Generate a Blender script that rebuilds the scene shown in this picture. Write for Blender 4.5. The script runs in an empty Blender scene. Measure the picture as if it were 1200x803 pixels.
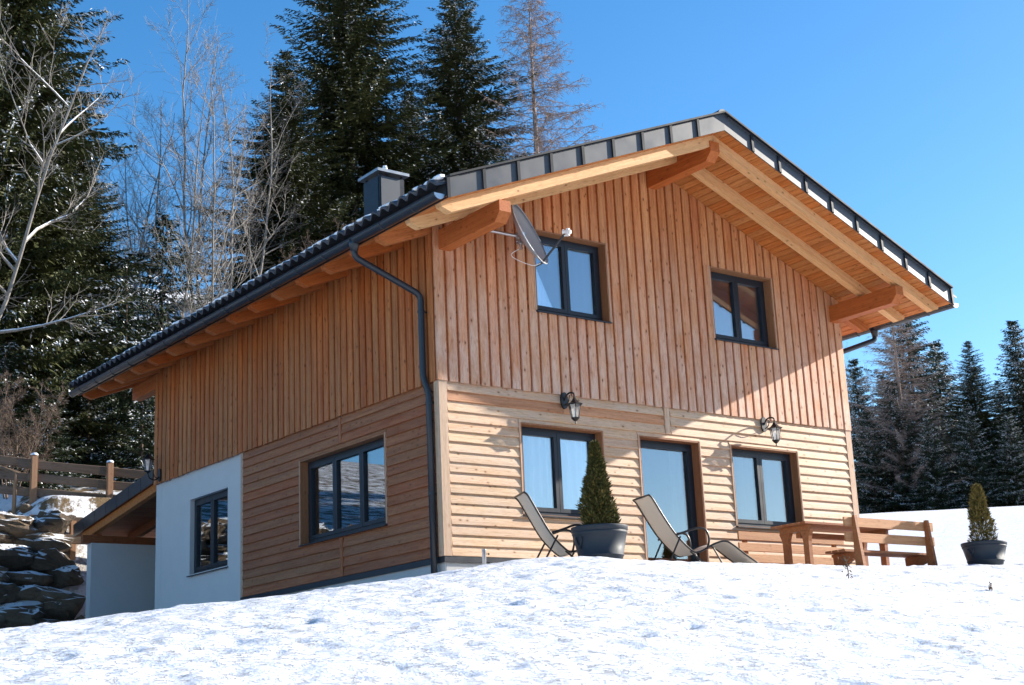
import bpy, math, random
import numpy as np
from mathutils import Matrix, Vector

# ------------------------------------------------------------------ camera, sky, sun, exposure
scene = bpy.context.scene
COL = scene.collection

CAM = np.array([-11.7333, -17.0671, -2.3358])
PITCH, ROLL, YAW, FOC = 0.2548, -0.0458, -0.6543, 1717.95 / 1200.0 * 36.0
def cam_axes():
    f0 = np.array([-math.sin(YAW), math.cos(YAW), 0.0]); r0 = np.array([math.cos(YAW), math.sin(YAW), 0.0]); u0 = np.array([0, 0, 1.0])
    f = math.cos(PITCH) * f0 + math.sin(PITCH) * u0
    u = -math.sin(PITCH) * f0 + math.cos(PITCH) * u0
    r = math.cos(ROLL) * r0 + math.sin(ROLL) * u
    u2 = -math.sin(ROLL) * r0 + math.cos(ROLL) * u
    # re-orthonormalise
    r = r / np.linalg.norm(r); u2 = u2 - r * (r @ u2); u2 /= np.linalg.norm(u2)
    return r, u2, np.cross(r, u2)          # third is backwards axis
cd = bpy.data.cameras.new('camera'); cam = bpy.data.objects.new('camera', cd); COL.objects.link(cam)
cd.sensor_width = 36.0; cd.lens = FOC; cd.clip_start = 0.1; cd.clip_end = 6000
_r, _u, _b = cam_axes()
cam.matrix_world = Matrix(((_r[0], _u[0], _b[0], CAM[0]), (_r[1], _u[1], _b[1], CAM[1]), (_r[2], _u[2], _b[2], CAM[2]), (0, 0, 0, 1)))
scene.camera = cam

SUN = Vector((7.75, -1.94, 3.38)).normalized()      # towards the sun
SUN_EL = math.asin(SUN.z); SUN_AZ = math.atan2(SUN.x, SUN.y)
world = bpy.data.worlds.new('World'); scene.world = world; world.use_nodes = True
wn = world.node_tree; wn.nodes.clear()
sky = wn.nodes.new('ShaderNodeTexSky'); sky.sky_type = 'NISHITA'; sky.sun_disc = False
sky.sun_elevation = SUN_EL; sky.sun_rotation = SUN_AZ
sky.altitude = 900; sky.air_density = 1.0; sky.dust_density = 0.8; sky.ozone_density = 1.6
bg = wn.nodes.new('ShaderNodeBackground'); bg.inputs['Strength'].default_value = 0.106
wo = wn.nodes.new('ShaderNodeOutputWorld')
hsv = wn.nodes.new('ShaderNodeHueSaturation'); hsv.inputs['Saturation'].default_value = 1.37; hsv.inputs['Value'].default_value = 1.0
wn.links.new(sky.outputs[0], hsv.inputs['Color']); wn.links.new(hsv.outputs[0], bg.inputs[0]); wn.links.new(bg.outputs[0], wo.inputs[0])

sl = bpy.data.lights.new('sun', 'SUN'); sl.energy = 5.0; sl.angle = math.radians(0.53); sl.color = (1.0, 0.93, 0.83)
so = bpy.data.objects.new('sun', sl); COL.objects.link(so); so.rotation_euler = SUN.to_track_quat('Z', 'Y').to_euler(); so.location = (30, -10, 30)

scene.view_settings.view_transform = 'Standard'; scene.view_settings.look = 'None'
scene.view_settings.exposure = 1.2; scene.view_settings.gamma = 1.0; scene.view_settings.use_curve_mapping = False
scene.render.engine = 'CYCLES'
cy = scene.cycles
cy.max_bounces = 8; cy.diffuse_bounces = 4; cy.glossy_bounces = 4; cy.transmission_bounces = 4; cy.transparent_max_bounces = 12
cy.use_denoising = True; cy.caustics_reflective = False; cy.caustics_refractive = False; cy.sample_clamp_indirect = 6.0

rng = random.Random(11)
NP = np.random.default_rng(7)

# ------------------------------------------------------------------ materials
class NT:
    def __init__(s, name):
        s.m = bpy.data.materials.new(name); s.m.use_nodes = True; s.t = s.m.node_tree
        s.b = s.t.nodes['Principled BSDF']; s.out = s.t.nodes['Material Output']
    def n(s, typ, **kw):
        nd = s.t.nodes.new(typ)
        for k, v in kw.items(): setattr(nd, k, v)
        return nd
    def l(s, a, b): s.t.links.new(a, b)
    def setb(s, **kw):
        for k, v in kw.items(): s.b.inputs[k.replace('_', ' ')].default_value = v
    def math(s, op, a, b=None, c=None):
        nd = s.n('ShaderNodeMath', operation=op)
        for i, v in enumerate((a, b, c)):
            if v is None: continue
            if isinstance(v, (int, float)): nd.inputs[i].default_value = v
            else: s.l(v, nd.inputs[i])
        return nd.outputs[0]
    def mix(s, fac, a, b, blend='MIX'):
        nd = s.n('ShaderNodeMix', data_type='RGBA', blend_type=blend)
        for i, v in ((0, fac), (6, a), (7, b)):
            if isinstance(v, (int, float)): nd.inputs[i].default_value = v
            elif isinstance(v, tuple): nd.inputs[i].default_value = (*v[:3], 1)
            else: s.l(v, nd.inputs[i])
        return nd.outputs[2]
    def noise(s, vec, scale, detail=4, rough=0.55, out=0):
        nd = s.n('ShaderNodeTexNoise'); nd.inputs['Scale'].default_value = scale
        nd.inputs['Detail'].default_value = detail; nd.inputs['Roughness'].default_value = rough
        if vec is not None: s.l(vec, nd.inputs['Vector'])
        return nd.outputs[out]
    def mapr(s, v, a, b, c=0.0, d=1.0):
        nd = s.n('ShaderNodeMapRange'); s.l(v, nd.inputs[0])
        for i, q in enumerate((a, b, c, d)): nd.inputs[i + 1].default_value = q
        return nd.outputs[0]
    def scalev(s, vec, sc):
        nd = s.n('ShaderNodeVectorMath', operation='MULTIPLY'); s.l(vec, nd.inputs[0]); nd.inputs[1].default_value = sc
        return nd.outputs[0]
    def bump(s, h, strength, dist):
        nd = s.n('ShaderNodeBump'); nd.inputs['Strength'].default_value = strength; nd.inputs['Distance'].default_value = dist
        s.l(h, nd.inputs['Height']); s.l(nd.outputs[0], s.b.inputs['Normal'])

def plain(name, col, rough=0.6, metal=0.0, var=0.12, scale=6.0, spec=0.5, bump=0.0):
    k = NT(name); k.setb(Roughness=rough, Metallic=metal); k.b.inputs['Specular IOR Level'].default_value = spec
    tc = k.n('ShaderNodeTexCoord')
    f = k.noise(tc.outputs['Object'], scale, 5, 0.6)
    dk = tuple(c * (1 - var) for c in col); lt = tuple(min(1, c * (1 + var)) for c in col)
    k.l(k.mix(f, dk, lt), k.b.inputs['Base Color'])
    k.l(k.mapr(f, 0.3, 0.7, max(0, rough - 0.07), min(1, rough + 0.07)), k.b.inputs['Roughness'])
    if bump: k.bump(k.noise(tc.outputs['Object'], scale * 6, 5, 0.6), bump, 0.01)
    return k.m

def wood(name, c1, c2, grey=(0.46, 0.38, 0.33), weather=0.0, wz=None, knots=1.0, rough=0.62, vary=0.10, axis=0, fleck_amt=0.6):
    """sawn larch: grain along the local X axis of each piece, every piece its own tone"""
    k = NT(name); k.setb(Roughness=rough); k.b.inputs['Specular IOR Level'].default_value = 0.25
    tc = k.n('ShaderNodeTexCoord'); oi = k.n('ShaderNodeObjectInfo'); geo = k.n('ShaderNodeNewGeometry')
    off = k.n('ShaderNodeVectorMath', operation='SCALE'); cmb = k.n('ShaderNodeCombineXYZ')
    for i, q in enumerate((61.0, 37.0, 23.0)): k.l(k.math('MULTIPLY', oi.outputs['Random'], q), cmb.inputs[i])
    add = k.n('ShaderNodeVectorMath', operation='ADD'); k.l(tc.outputs['Object'], add.inputs[0]); k.l(cmb.outputs[0], add.inputs[1])
    v = add.outputs[0]
    long_ = [22.0, 22.0, 22.0]; long_[axis] = 0.9
    fine = [90.0, 90.0, 90.0]; fine[axis] = 3.0
    g1 = k.noise(k.scalev(v, tuple(long_)), 1.0, 5, 0.6)
    g2 = k.noise(k.scalev(v, tuple(fine)), 1.0, 3, 0.6)
    g = k.math('ADD', k.math('MULTIPLY', g1, 0.72), k.math('MULTIPLY', g2, 0.28))
    col = k.mix(k.mapr(g, 0.36, 0.62), c1, c2)
    fl = [150.0, 150.0, 150.0]; fl[axis] = 7.0
    fleck = k.math('MULTIPLY', k.mapr(k.noise(k.scalev(v, tuple(fl)), 1.0, 2, 0.6), 0.52, 0.68), fleck_amt)
    # per-board tone
    hs = k.n('ShaderNodeHueSaturation'); k.l(col, hs.inputs['Color'])
    k.l(k.mapr(oi.outputs['Random'], 0, 1, 1 - vary, 1 + vary), hs.inputs['Value'])
    wn_ = k.n('ShaderNodeTexWhiteNoise', noise_dimensions='1D'); k.l(oi.outputs['Random'], wn_.inputs['W'])
    k.l(k.mapr(wn_.outputs[0], 0, 1, 0.493, 0.505), hs.inputs['Hue']); k.l(k.mapr(wn_.outputs[0], 0, 1, 1.04, 0.96), hs.inputs['Saturation'])
    col = hs.outputs[0]
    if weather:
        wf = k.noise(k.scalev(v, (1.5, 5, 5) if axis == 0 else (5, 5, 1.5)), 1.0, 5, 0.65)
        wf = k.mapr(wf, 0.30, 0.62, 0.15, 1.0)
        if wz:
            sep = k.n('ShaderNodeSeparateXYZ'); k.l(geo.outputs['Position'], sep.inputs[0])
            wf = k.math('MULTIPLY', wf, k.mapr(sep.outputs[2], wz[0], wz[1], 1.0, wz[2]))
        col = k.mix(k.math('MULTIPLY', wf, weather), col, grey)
    col = k.mix(fleck, col, (c1[0] * 0.62, c1[1] * 0.55, c1[2] * 0.5))
    if knots:
        vo = k.n('ShaderNodeTexVoronoi'); vo.inputs['Scale'].default_value = 1.0; kv = [11.0, 11.0, 11.0]; kv[axis] = 6.5
        k.l(k.scalev(v, tuple(kv)), vo.inputs['Vector'])
        sepc = k.n('ShaderNodeSeparateColor'); k.l(vo.outputs['Color'], sepc.inputs[0])
        pick = k.math('GREATER_THAN', sepc.outputs[0], 0.62)
        kn = k.math('MULTIPLY', k.mapr(vo.outputs['Distance'], 0.09, 0.17, 1.0, 0.0), pick)
        ring = k.math('MULTIPLY', k.mapr(vo.outputs['Distance'], 0.12, 0.32, 0.45, 0.0), pick)
        col = k.mix(ring, col, (c1[0] * 0.7, c1[1] * 0.6, c1[2] * 0.5))
        col = k.mix(k.math('MULTIPLY', kn, 0.85 * knots), col, (0.10, 0.045, 0.02))
    k.l(col, k.b.inputs['Base Color'])
    k.bump(g, 0.35, 0.004)
    return k.m

M = {}
# cladding larch: fresh and orange under the roof, silvered where rain reaches it
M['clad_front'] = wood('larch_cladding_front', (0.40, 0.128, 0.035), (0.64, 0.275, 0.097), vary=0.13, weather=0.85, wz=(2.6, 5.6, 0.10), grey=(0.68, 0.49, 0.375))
M['clad_left'] = wood('larch_cladding_left_shaded', (0.28, 0.074, 0.016), (0.48, 0.165, 0.044), vary=0.12, weather=0.30, wz=(2.6, 4.4, 0.10), grey=(0.44, 0.225, 0.12))  # shade of the side wall put into the colour, darker than the front larch
M['lap_front'] = wood('larch_lap_front', (0.50, 0.275, 0.125), (0.70, 0.46, 0.265), weather=0.5, grey=(0.57, 0.46, 0.37), knots=0.8, vary=0.09)
M['lap_left'] = wood('larch_lap_left_shaded', (0.22, 0.064, 0.019), (0.37, 0.135, 0.047), weather=0.3, grey=(0.36, 0.19, 0.115), knots=0.9, vary=0.13)  # lowered from the front lap tone to paint in the wall's shade
M['lap_red'] = wood('larch_header', (0.45, 0.20, 0.09), (0.58, 0.29, 0.15), knots=0.4)
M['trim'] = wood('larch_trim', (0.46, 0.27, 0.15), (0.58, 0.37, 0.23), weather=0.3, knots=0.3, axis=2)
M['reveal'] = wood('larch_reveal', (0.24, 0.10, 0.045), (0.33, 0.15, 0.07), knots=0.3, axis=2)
M['soffit'] = wood('spruce_soffit', (0.36, 0.112, 0.025), (0.52, 0.198, 0.055), knots=0.8, vary=0.07)
M['beam'] = wood('spruce_beam', (0.46, 0.178, 0.052), (0.60, 0.28, 0.10), knots=0.7, vary=0.10)
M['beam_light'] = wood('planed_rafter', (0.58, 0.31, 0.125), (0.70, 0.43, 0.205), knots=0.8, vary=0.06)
M['beam_red'] = wood('red_beam_eave_shade', (0.36, 0.100, 0.024), (0.48, 0.155, 0.042), knots=0.5, vary=0.06)  # purlin red; doubles as painted-in eave shade on the rafter tails
M['beam_dark'] = wood('stained_beam', (0.20, 0.055, 0.018), (0.28, 0.085, 0.028), knots=0.3, vary=0.08)
M['bench'] = wood('bench_wood', (0.26, 0.085, 0.028), (0.36, 0.135, 0.048), knots=0.2, vary=0.14)
M['bench_sunlit'] = wood('sunlit_bench_wood', (0.42, 0.20, 0.085), (0.54, 0.29, 0.135), knots=0.2, vary=0.1)  # bench wood with sunlight painted in, for the backrest boards
M['fence'] = wood('fence_wood', (0.12, 0.075, 0.045), (0.22, 0.145, 0.095), weather=0.5, grey=(0.17, 0.135, 0.105), knots=0.3)
M['fence_post'] = wood('fence_post_wood', (0.27, 0.145, 0.08), (0.37, 0.21, 0.12), knots=0.2, axis=2)
M['plaster'] = plain('white_plaster', (0.55, 0.53, 0.505), 0.9, var=0.07, scale=3, spec=0.2, bump=0.15)
M['plinth'] = plain('grey_plinth', (0.46, 0.45, 0.43), 0.9, var=0.06, scale=3, spec=0.2)
M['room'] = plain('room_wall', (0.45, 0.42, 0.38), 0.9, var=0.05)
M['flash'] = plain('anthracite_flashing', (0.025, 0.028, 0.034), 0.45, 0.3, var=0.2)
M['frame'] = plain('anthracite_frame', (0.016, 0.019, 0.025), 0.42, 0.0, var=0.1, spec=0.35)
M['gutter'] = plain('anthracite_gutter', (0.018, 0.022, 0.028), 0.36, 0.1, var=0.15)
M['zinc'] = plain('grey_sheet_metal', (0.040, 0.043, 0.048), 0.42, 0.0, var=0.08, scale=2.0)
M['chimney'] = plain('chimney_sheet', (0.06, 0.068, 0.078), 0.5, 0.1, var=0.06, scale=2.0)
M['lap_metal'] = plain('dark_metal_lap', (0.012, 0.014, 0.018), 0.6, 0.0, var=0.1, spec=0.2)
M['steel'] = plain('galvanised_steel', (0.50, 0.51, 0.52), 0.38, 0.9, var=0.12)
M['cap'] = plain('light_sheet_metal', (0.30, 0.32, 0.34), 0.4, 0.6, var=0.08)
M['tile'] = plain('dark_roof_tile', (0.035, 0.040, 0.05), 0.45, 0.0, var=0.2)
M['iron'] = plain('black_cast_metal', (0.012, 0.012, 0.013), 0.4, 0.2, var=0.2)
M['dish'] = plain('grey_dish_paint', (0.27, 0.28, 0.29), 0.42, 0.0, var=0.05)
M['plastic_white'] = plain('white_plastic', (0.75, 0.75, 0.72), 0.45, 0.0, var=0.04)
M['pot'] = plain('dark_grey_plastic_pot', (0.030, 0.037, 0.046), 0.6, 0.0, var=0.15, scale=9, spec=0.25)
M['tube'] = plain('dark_bronze_tube', (0.035, 0.03, 0.027), 0.35, 0.5, var=0.1)
M['sling'] = plain('taupe_mesh_fabric', (0.58, 0.49, 0.39), 0.8, 0.0, var=0.08, scale=60)
M['soil'] = plain('potting_soil', (0.05, 0.035, 0.025), 0.95, var=0.4, scale=30)

def mat_snow():
    k = NT('snow'); k.setb(Roughness=0.6); k.b.inputs['Specular IOR Level'].default_value = 0.2
    geo = k.n('ShaderNodeNewGeometry'); pos = geo.outputs['Position']
    n3 = k.noise(pos, 0.7, 3, 0.5)
    col = k.mix(n3, (0.77, 0.785, 0.81), (0.835, 0.84, 0.85))
    # wind crust: clusters of small sharp pits, tinted a cool grey at the bottom
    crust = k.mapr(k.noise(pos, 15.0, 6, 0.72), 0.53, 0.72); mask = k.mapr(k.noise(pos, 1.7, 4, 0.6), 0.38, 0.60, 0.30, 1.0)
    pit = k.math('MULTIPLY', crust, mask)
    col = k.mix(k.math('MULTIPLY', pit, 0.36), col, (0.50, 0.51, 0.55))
    sep = k.n('ShaderNodeSeparateXYZ'); k.l(pos, sep.inputs[0])
    # old grass and leaf litter showing through on the bank behind the house
    zone = k.mapr(sep.outputs[1], 14.0, 15.2); xz = k.mapr(sep.outputs[0], 14.0, 9.0)
    pat = k.mapr(k.noise(pos, 1.3, 7, 0.70), 0.47, 0.53)
    lit = k.mix(k.noise(pos, 9.0, 4), (0.09, 0.06, 0.03), (0.22, 0.15, 0.075))
    col = k.mix(k.math('MULTIPLY', k.math('MULTIPLY', zone, xz), pat), col, lit)
    # withered blades poking through
    blade = k.mapr(k.noise(k.scalev(pos, (1.0, 1.0, 0.4)), 26.0, 5, 0.8), 0.70, 0.74)
    col = k.mix(k.math('MULTIPLY', k.math('MULTIPLY', blade, mask), 0.55), col, (0.27, 0.22, 0.16))
    k.l(col, k.b.inputs['Base Color'])
    h = k.math('ADD', k.math('MULTIPLY', pit, -0.75), k.math('ADD', k.math('MULTIPLY', k.noise(pos, 5.0, 6, 0.62), 0.7), k.math('MULTIPLY', k.noise(pos, 48.0, 4, 0.6), 0.10)))
    k.bump(h, 0.9, 0.06)
    return k.m
M['snow'] = mat_snow()
def mat_snowcap():
    k = NT('fresh_snow'); k.setb(Roughness=0.6); k.b.inputs['Base Color'].default_value = (0.88, 0.90, 0.93, 1); k.b.inputs['Specular IOR Level'].default_value = 0.2
    tc = k.n('ShaderNodeTexCoord'); k.bump(k.noise(tc.outputs['Object'], 30, 4), 0.4, 0.01); return k.m
M['snowcap'] = mat_snowcap()
def mat_rock():
    k = NT('boulder_stone'); k.setb(Roughness=0.85)
    geo = k.n('ShaderNodeNewGeometry'); pos = geo.outputs['Position']; oi = k.n('ShaderNodeObjectInfo')
    n1 = k.noise(pos, 2.2, 8, 0.65); n2 = k.noise(pos, 9, 6, 0.7)
    col = k.mix(n1, (0.055, 0.035, 0.020), (0.20, 0.13, 0.075)); col = k.mix(k.mapr(n2, 0.35, 0.7), col, (0.17, 0.125, 0.08))
    hs = k.n('ShaderNodeHueSaturation'); k.l(col, hs.inputs['Color']); k.l(k.mapr(oi.outputs['Random'], 0, 1, 0.65, 1.3), hs.inputs['Value'])
    sep = k.n('ShaderNodeSeparateXYZ'); k.l(geo.outputs['Normal'], sep.inputs[0])
    sf = k.mapr(k.math('ADD', sep.outputs[2], k.math('MULTIPLY', k.noise(pos, 3.5, 5, 0.6), 0.9)), 1.08, 1.16)
    k.l(k.mix(sf, hs.outputs[0], (0.88, 0.90, 0.93)), k.b.inputs['Base Color'])
    k.bump(k.math('ADD', n2, n1), 1.0, 0.12); return k.m
M['rock'] = mat_rock()
def mat_leaf(name, a, b, rough=0.7, tr=0.0):
    k = NT(name); k.setb(Roughness=rough); k.b.inputs['Specular IOR Level'].default_value = 0.2
    geo = k.n('ShaderNodeNewGeometry'); n1 = k.noise(geo.outputs['Position'], 1.3, 4, 0.7)
    f = k.math('ADD', k.math('MULTIPLY', k.mapr(n1, 0.3, 0.7), 0.6), k.math('MULTIPLY', geo.outputs['Random Per Island'], 0.4))
    k.l(k.mix(f, a, b), k.b.inputs['Base Color'])
    return k.m
M['needle'] = mat_leaf('spruce_needles', (0.022, 0.032, 0.010), (0.085, 0.088, 0.028))
M['needle_blue'] = mat_leaf('spruce_needles_cool', (0.018, 0.032, 0.016), (0.062, 0.080, 0.038))
M['thuja'] = mat_leaf('conifer_foliage', (0.028, 0.038, 0.010), (0.125, 0.105, 0.028))
M['thuja_gold'] = mat_leaf('golden_conifer_foliage', (0.09, 0.07, 0.018), (0.30, 0.21, 0.06))
M['brush'] = mat_leaf('dry_leaves', (0.09, 0.05, 0.025), (0.22, 0.13, 0.07))
def mat_bark(name, a, b, s=6):
    k = NT(name); k.setb(Roughness=0.85); k.b.inputs['Specular IOR Level'].default_value = 0.2
    tc = k.n('ShaderNodeTexCoord'); n1 = k.noise(k.scalev(tc.outputs['Object'], (s, s, s * 0.35)), 1, 6, 0.7)
    k.l(k.mix(k.mapr(n1, 0.3, 0.7), a, b), k.b.inputs['Base Color']); return k.m
M['bark'] = mat_bark('spruce_bark', (0.055, 0.038, 0.028), (0.17, 0.125, 0.095))
M['bark_pale'] = mat_bark('pale_bark', (0.13, 0.115, 0.10), (0.37, 0.335, 0.295))
M['bark_larch'] = mat_bark('larch_bark', (0.16, 0.115, 0.095), (0.36, 0.275, 0.23))
M['bark_brush'] = mat_bark('brush_bark', (0.09, 0.06, 0.045), (0.25, 0.18, 0.135))
def mat_glass():
    k = NT('window_glass'); t = k.t; t.nodes.remove(k.b)
    gl = k.n('ShaderNodeBsdfGlossy'); gl.inputs['Roughness'].default_value = 0.0; gl.inputs['Color'].default_value = (0.93, 0.97, 1.0, 1)
    tr = k.n('ShaderNodeBsdfTransparent'); tr.inputs['Color'].default_value = (0.97, 0.985, 0.99, 1)
    fr = k.n('ShaderNodeFresnel'); fr.inputs['IOR'].default_value = 1.5
    mx = k.n('ShaderNodeMixShader'); k.l(k.math('MULTIPLY_ADD', fr.outputs[0], 0.78, 0.17), mx.inputs[0])
    k.l(tr.outputs[0], mx.inputs[1]); k.l(gl.outputs[0], mx.inputs[2]); k.l(mx.outputs[0], k.out.inputs[0]); return k.m
M['glass'] = mat_glass()
def mat_lampglass():
    k = NT('lantern_glass'); t = k.t; t.nodes.remove(k.b)
    gl = k.n('ShaderNodeBsdfGlossy'); gl.inputs['Roughness'].default_value = 0.15
    tr = k.n('ShaderNodeBsdfTransparent'); tr.inputs['Color'].default_value = (0.85, 0.87, 0.88, 1)
    df = k.n('ShaderNodeBsdfTranslucent'); df.inputs['Color'].default_value = (0.9, 0.9, 0.9, 1)
    m1 = k.n('ShaderNodeMixShader'); m1.inputs[0].default_value = 0.25; k.l(tr.outputs[0], m1.inputs[1]); k.l(gl.outputs[0], m1.inputs[2])
    m2 = k.n('ShaderNodeMixShader'); m2.inputs[0].default_value = 0.25; k.l(m1.outputs[0], m2.inputs[1]); k.l(df.outputs[0], m2.inputs[2])
    k.l(m2.outputs[0], k.out.inputs[0]); return k.m
M['lampglass'] = mat_lampglass()
M['curtain'] = plain('white_curtain', (0.86, 0.87, 0.89), 0.85, var=0.02, spec=0.1)
M['hill'] = mat_leaf('forested_hill', (0.03, 0.045, 0.05), (0.10, 0.12, 0.13))

# ------------------------------------------------------------------ mesh helpers
WM = {}                                     # world matrices of what has been built
def link(o, parent=None, Mx=None):
    COL.objects.link(o)
    Mx = Mx if Mx is not None else Matrix.Identity(4)
    if parent is not None:
        o.parent = parent; o.matrix_parent_inverse = WM.get(parent.name, Matrix.Identity(4)).inverted()
    o.matrix_basis = Mx; WM[o.name] = Mx
    return o
def thing(name, label, cat, loc=(0, 0, 0), rz=0.0, group=None):
    o = bpy.data.objects.new(name, None); o.empty_display_size = 0.2
    link(o, None, Matrix.Translation(loc) @ Matrix.Rotation(rz, 4, 'Z'))
    o['label'] = label; o['category'] = cat
    if group: o['group'] = group
    return o
def local_thing(name, label, cat, group=None):
    return thing(name, label, cat, group=group)
def place(o, loc, rz=0.0, sc=1.0):
    o.matrix_basis = Matrix.Translation(loc) @ Matrix.Rotation(rz, 4, 'Z') @ Matrix.Diagonal((*((sc,) * 3 if isinstance(sc, (int, float)) else sc), 1))
    return o
def dup(root, loc, rz=0.0, sc=1.0, label=None):
    r = root.copy(); COL.objects.link(r); place(r, loc, rz, sc)
    if label: r['label'] = label
    for ch in list(root.children):
        c = ch.copy(); COL.objects.link(c); c.parent = r
        for g in list(ch.children):
            d = g.copy(); COL.objects.link(d); d.parent = c
    return r
def mk(name, v, f, mats, parent=None, Mx=None, smooth=False, mi=None, kind=None, label=None):
    me = bpy.data.meshes.new(name)
    me.from_pydata([tuple(p) for p in v] if not isinstance(v, np.ndarray) else v.tolist(), [], f if not isinstance(f, np.ndarray) else f.tolist())
    for m in (mats if isinstance(mats, (list, tuple)) else [mats]): me.materials.append(m)
    if mi is not None: me.polygons.foreach_set('material_index', np.asarray(mi, dtype=np.int32))
    if smooth: me.polygons.foreach_set('use_smooth', np.ones(len(me.polygons), dtype=bool))
    me.update()
    o = bpy.data.objects.new(name, me); link(o, parent, Mx)
    if kind: o['kind'] = kind
    if label: o['label'] = label
    return o
def inst(name, me, parent, Mx):
    o = bpy.data.objects.new(name, me); return link(o, parent, Mx)

class MB:
    def __init__(s): s.v = []; s.f = []
    def add(s, v, f):
        o = len(s.v); s.v += [tuple(map(float, p)) for p in v]; s.f += [tuple(i + o for i in q) for q in f]; return s
    def box(s, a, b):
        x0, x1 = sorted((a[0], b[0])); y0, y1 = sorted((a[1], b[1])); z0, z1 = sorted((a[2], b[2]))
        return s.add([(x0, y0, z0), (x1, y0, z0), (x1, y1, z0), (x0, y1, z0), (x0, y0, z1), (x1, y0, z1), (x1, y1, z1), (x0, y1, z1)],
                     [(0, 3, 2, 1), (4, 5, 6, 7), (0, 1, 5, 4), (1, 2, 6, 5), (2, 3, 7, 6), (3, 0, 4, 7)])
    def prism(s, poly, d):
        """poly: list of 3-D points, d: extrusion vector"""
        n = len(poly); v = [tuple(p) for p in poly] + [tuple(np.add(p, d)) for p in poly]
        return s.add(v, [tuple(range(n))[::-1], tuple(range(n, 2 * n))] + [(i, (i + 1) % n, n + (i + 1) % n, n + i) for i in range(n)])
    def tube(s, pts, r, n=8, caps=True):
        pts = [np.array(p, float) for p in pts]; rs = r if isinstance(r, (list, tuple)) else [r] * len(pts)
        rings = []; prev = None
        for i, p in enumerate(pts):
            t = (pts[min(i + 1, len(pts) - 1)] - pts[max(i - 1, 0)]); t /= (np.linalg.norm(t) + 1e-12)
            if prev is None:
                a = np.array([0, 0, 1.0]) if abs(t[2]) < 0.9 else np.array([1.0, 0, 0])
                u = np.cross(t, a)
            else: u = prev - t * (prev @ t)
            u /= np.linalg.norm(u); prev = u; w = np.cross(t, u)
            rings.append([p + rs[i] * (math.cos(2 * math.pi * k / n) * u + math.sin(2 * math.pi * k / n) * w) for k in range(n)])
        v = [q for rg in rings for q in rg]; f = []
        for i in range(len(pts) - 1):
            for k in range(n):
                a, b = i * n + k, i * n + (k + 1) % n
                f.append((a, b, b + n, a + n))
        if caps: f.append(tuple(range(n))[::-1]); f.append(tuple(range((len(pts) - 1) * n, len(pts) * n)))
        return s.add(v, f)
    def lathe(s, prof, c=(0, 0, 0), n=24):
        v = []; f = []
        for r, z in prof:
            for k in range(n): v.append((c[0] + r * math.cos(2 * math.pi * k / n), c[1] + r * math.sin(2 * math.pi * k / n), c[2] + z))
        for i in range(len(prof) - 1):
            for k in range(n):
                a, b = i * n + k, i * n + (k + 1) % n
                f.append((a, b, b + n, a + n))
        return s.add(v, f)
    def build(s, name, mat, parent=None, Mx=None, smooth=False, **kw): return mk(name, s.v, s.f, mat, parent, Mx, smooth, **kw)
def smooth_path(pts, n=6):
    """Catmull-Rom through pts"""
    P = [np.array(p, float) for p in pts]; P = [2 * P[0] - P[1]] + P + [2 * P[-1] - P[-2]]; out = []
    for i in range(1, len(P) - 2):
        for k in range(n):
            t = k / n; a, b, c, d = P[i - 1:i + 3]
            out.append(0.5 * ((2 * b) + (c - a) * t + (2 * a - 5 * b + 4 * c - d) * t * t + (3 * b - a - 3 * c + d) * t ** 3))
    out.append(P[-2]); return out
def frameM(o, ex, ey, ez):
    return Matrix(((ex[0], ey[0], ez[0], o[0]), (ex[1], ey[1], ez[1], o[1]), (ex[2], ey[2], ez[2], o[2]), (0, 0, 0, 1)))
def plank(parent, o, ex, ey, ez, L, Wd, T, mat, L1=None, s0=0.0, name='plank', b=0.006, lap=False):
    """board: length along ex (L at y=0, L1 at y=Wd), width along ey, thickness along ez; lap: weatherboard wedge"""
    L1 = L if L1 is None else L1
    if lap: sec = [(0, -0.01), (0, T * 0.88), (0.006, T), (Wd * 0.5, T * 0.72), (Wd, T * 0.22), (Wd, -0.01)]
    else: sec = [(0, 0), (0, T - b), (b, T), (Wd - b, T), (Wd, T - b), (Wd, 0)]
    n = len(sec); v = [(s0 * y / Wd, y, z) for y, z in sec] + [(L + (L1 - L) * y / Wd, y, z) for y, z in sec]
    f = [tuple(range(n)), tuple(range(2 * n - 1, n - 1, -1))] + [(i, n + i, n + (i + 1) % n, (i + 1) % n) for i in range(n)]
    return mk(name, v, f, mat, parent, frameM(o, ex, ey, ez))

# ------------------------------------------------------------------ terrain
def sstep(a, b, x):
    t = np.clip((x - a) / (b - a), 0, 1); return t * t * (3 - 2 * t)
def spl(x, k): return k * np.logaddexp(0, x / k)
def ground(x, y):
    x = np.asarray(x, float); y = np.asarray(y, float)
    bx = 0.15; by = -2.35 - .13 * spl(x - 3, 1.0)
    dx_ = np.maximum(bx - x, 0); du = (.92 * dx_ - .36 * (spl(dx_ - 2.5, .6) - spl(-2.5, .6))) * (1 - .85 * sstep(8, 14, y)); dv = np.maximum(by - y, 0); u = np.sqrt(du * du + dv * dv); r = 0.9
    q = (x - 10) * .57 + (y + 3) * .70 - 2
    P = -.385 + .185 * (spl(q, 2.5) - 1.1 * spl(q - 40, 3)) * sstep(1, 12, x) 
    hs = (sstep(14.1, 15.4, y) * 3.35 + .2 * spl(y - 15.6, 1) + .10 * spl(y - 22, 3) - .25 * spl(y - 110, 10)) * sstep(30, 12, x - .35 * (y - 14))
    back = -.045 * spl(y + .233 * x + .1, .25) * sstep(0.1, -1.2, x)
    return P + hs + back - .232 * (np.sqrt(u * u + r * r) - r) + .10 * spl(u - 22, 5) + .11 * spl(u - 120, 30)
def gz(x, y): return float(ground(x, y))

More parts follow.
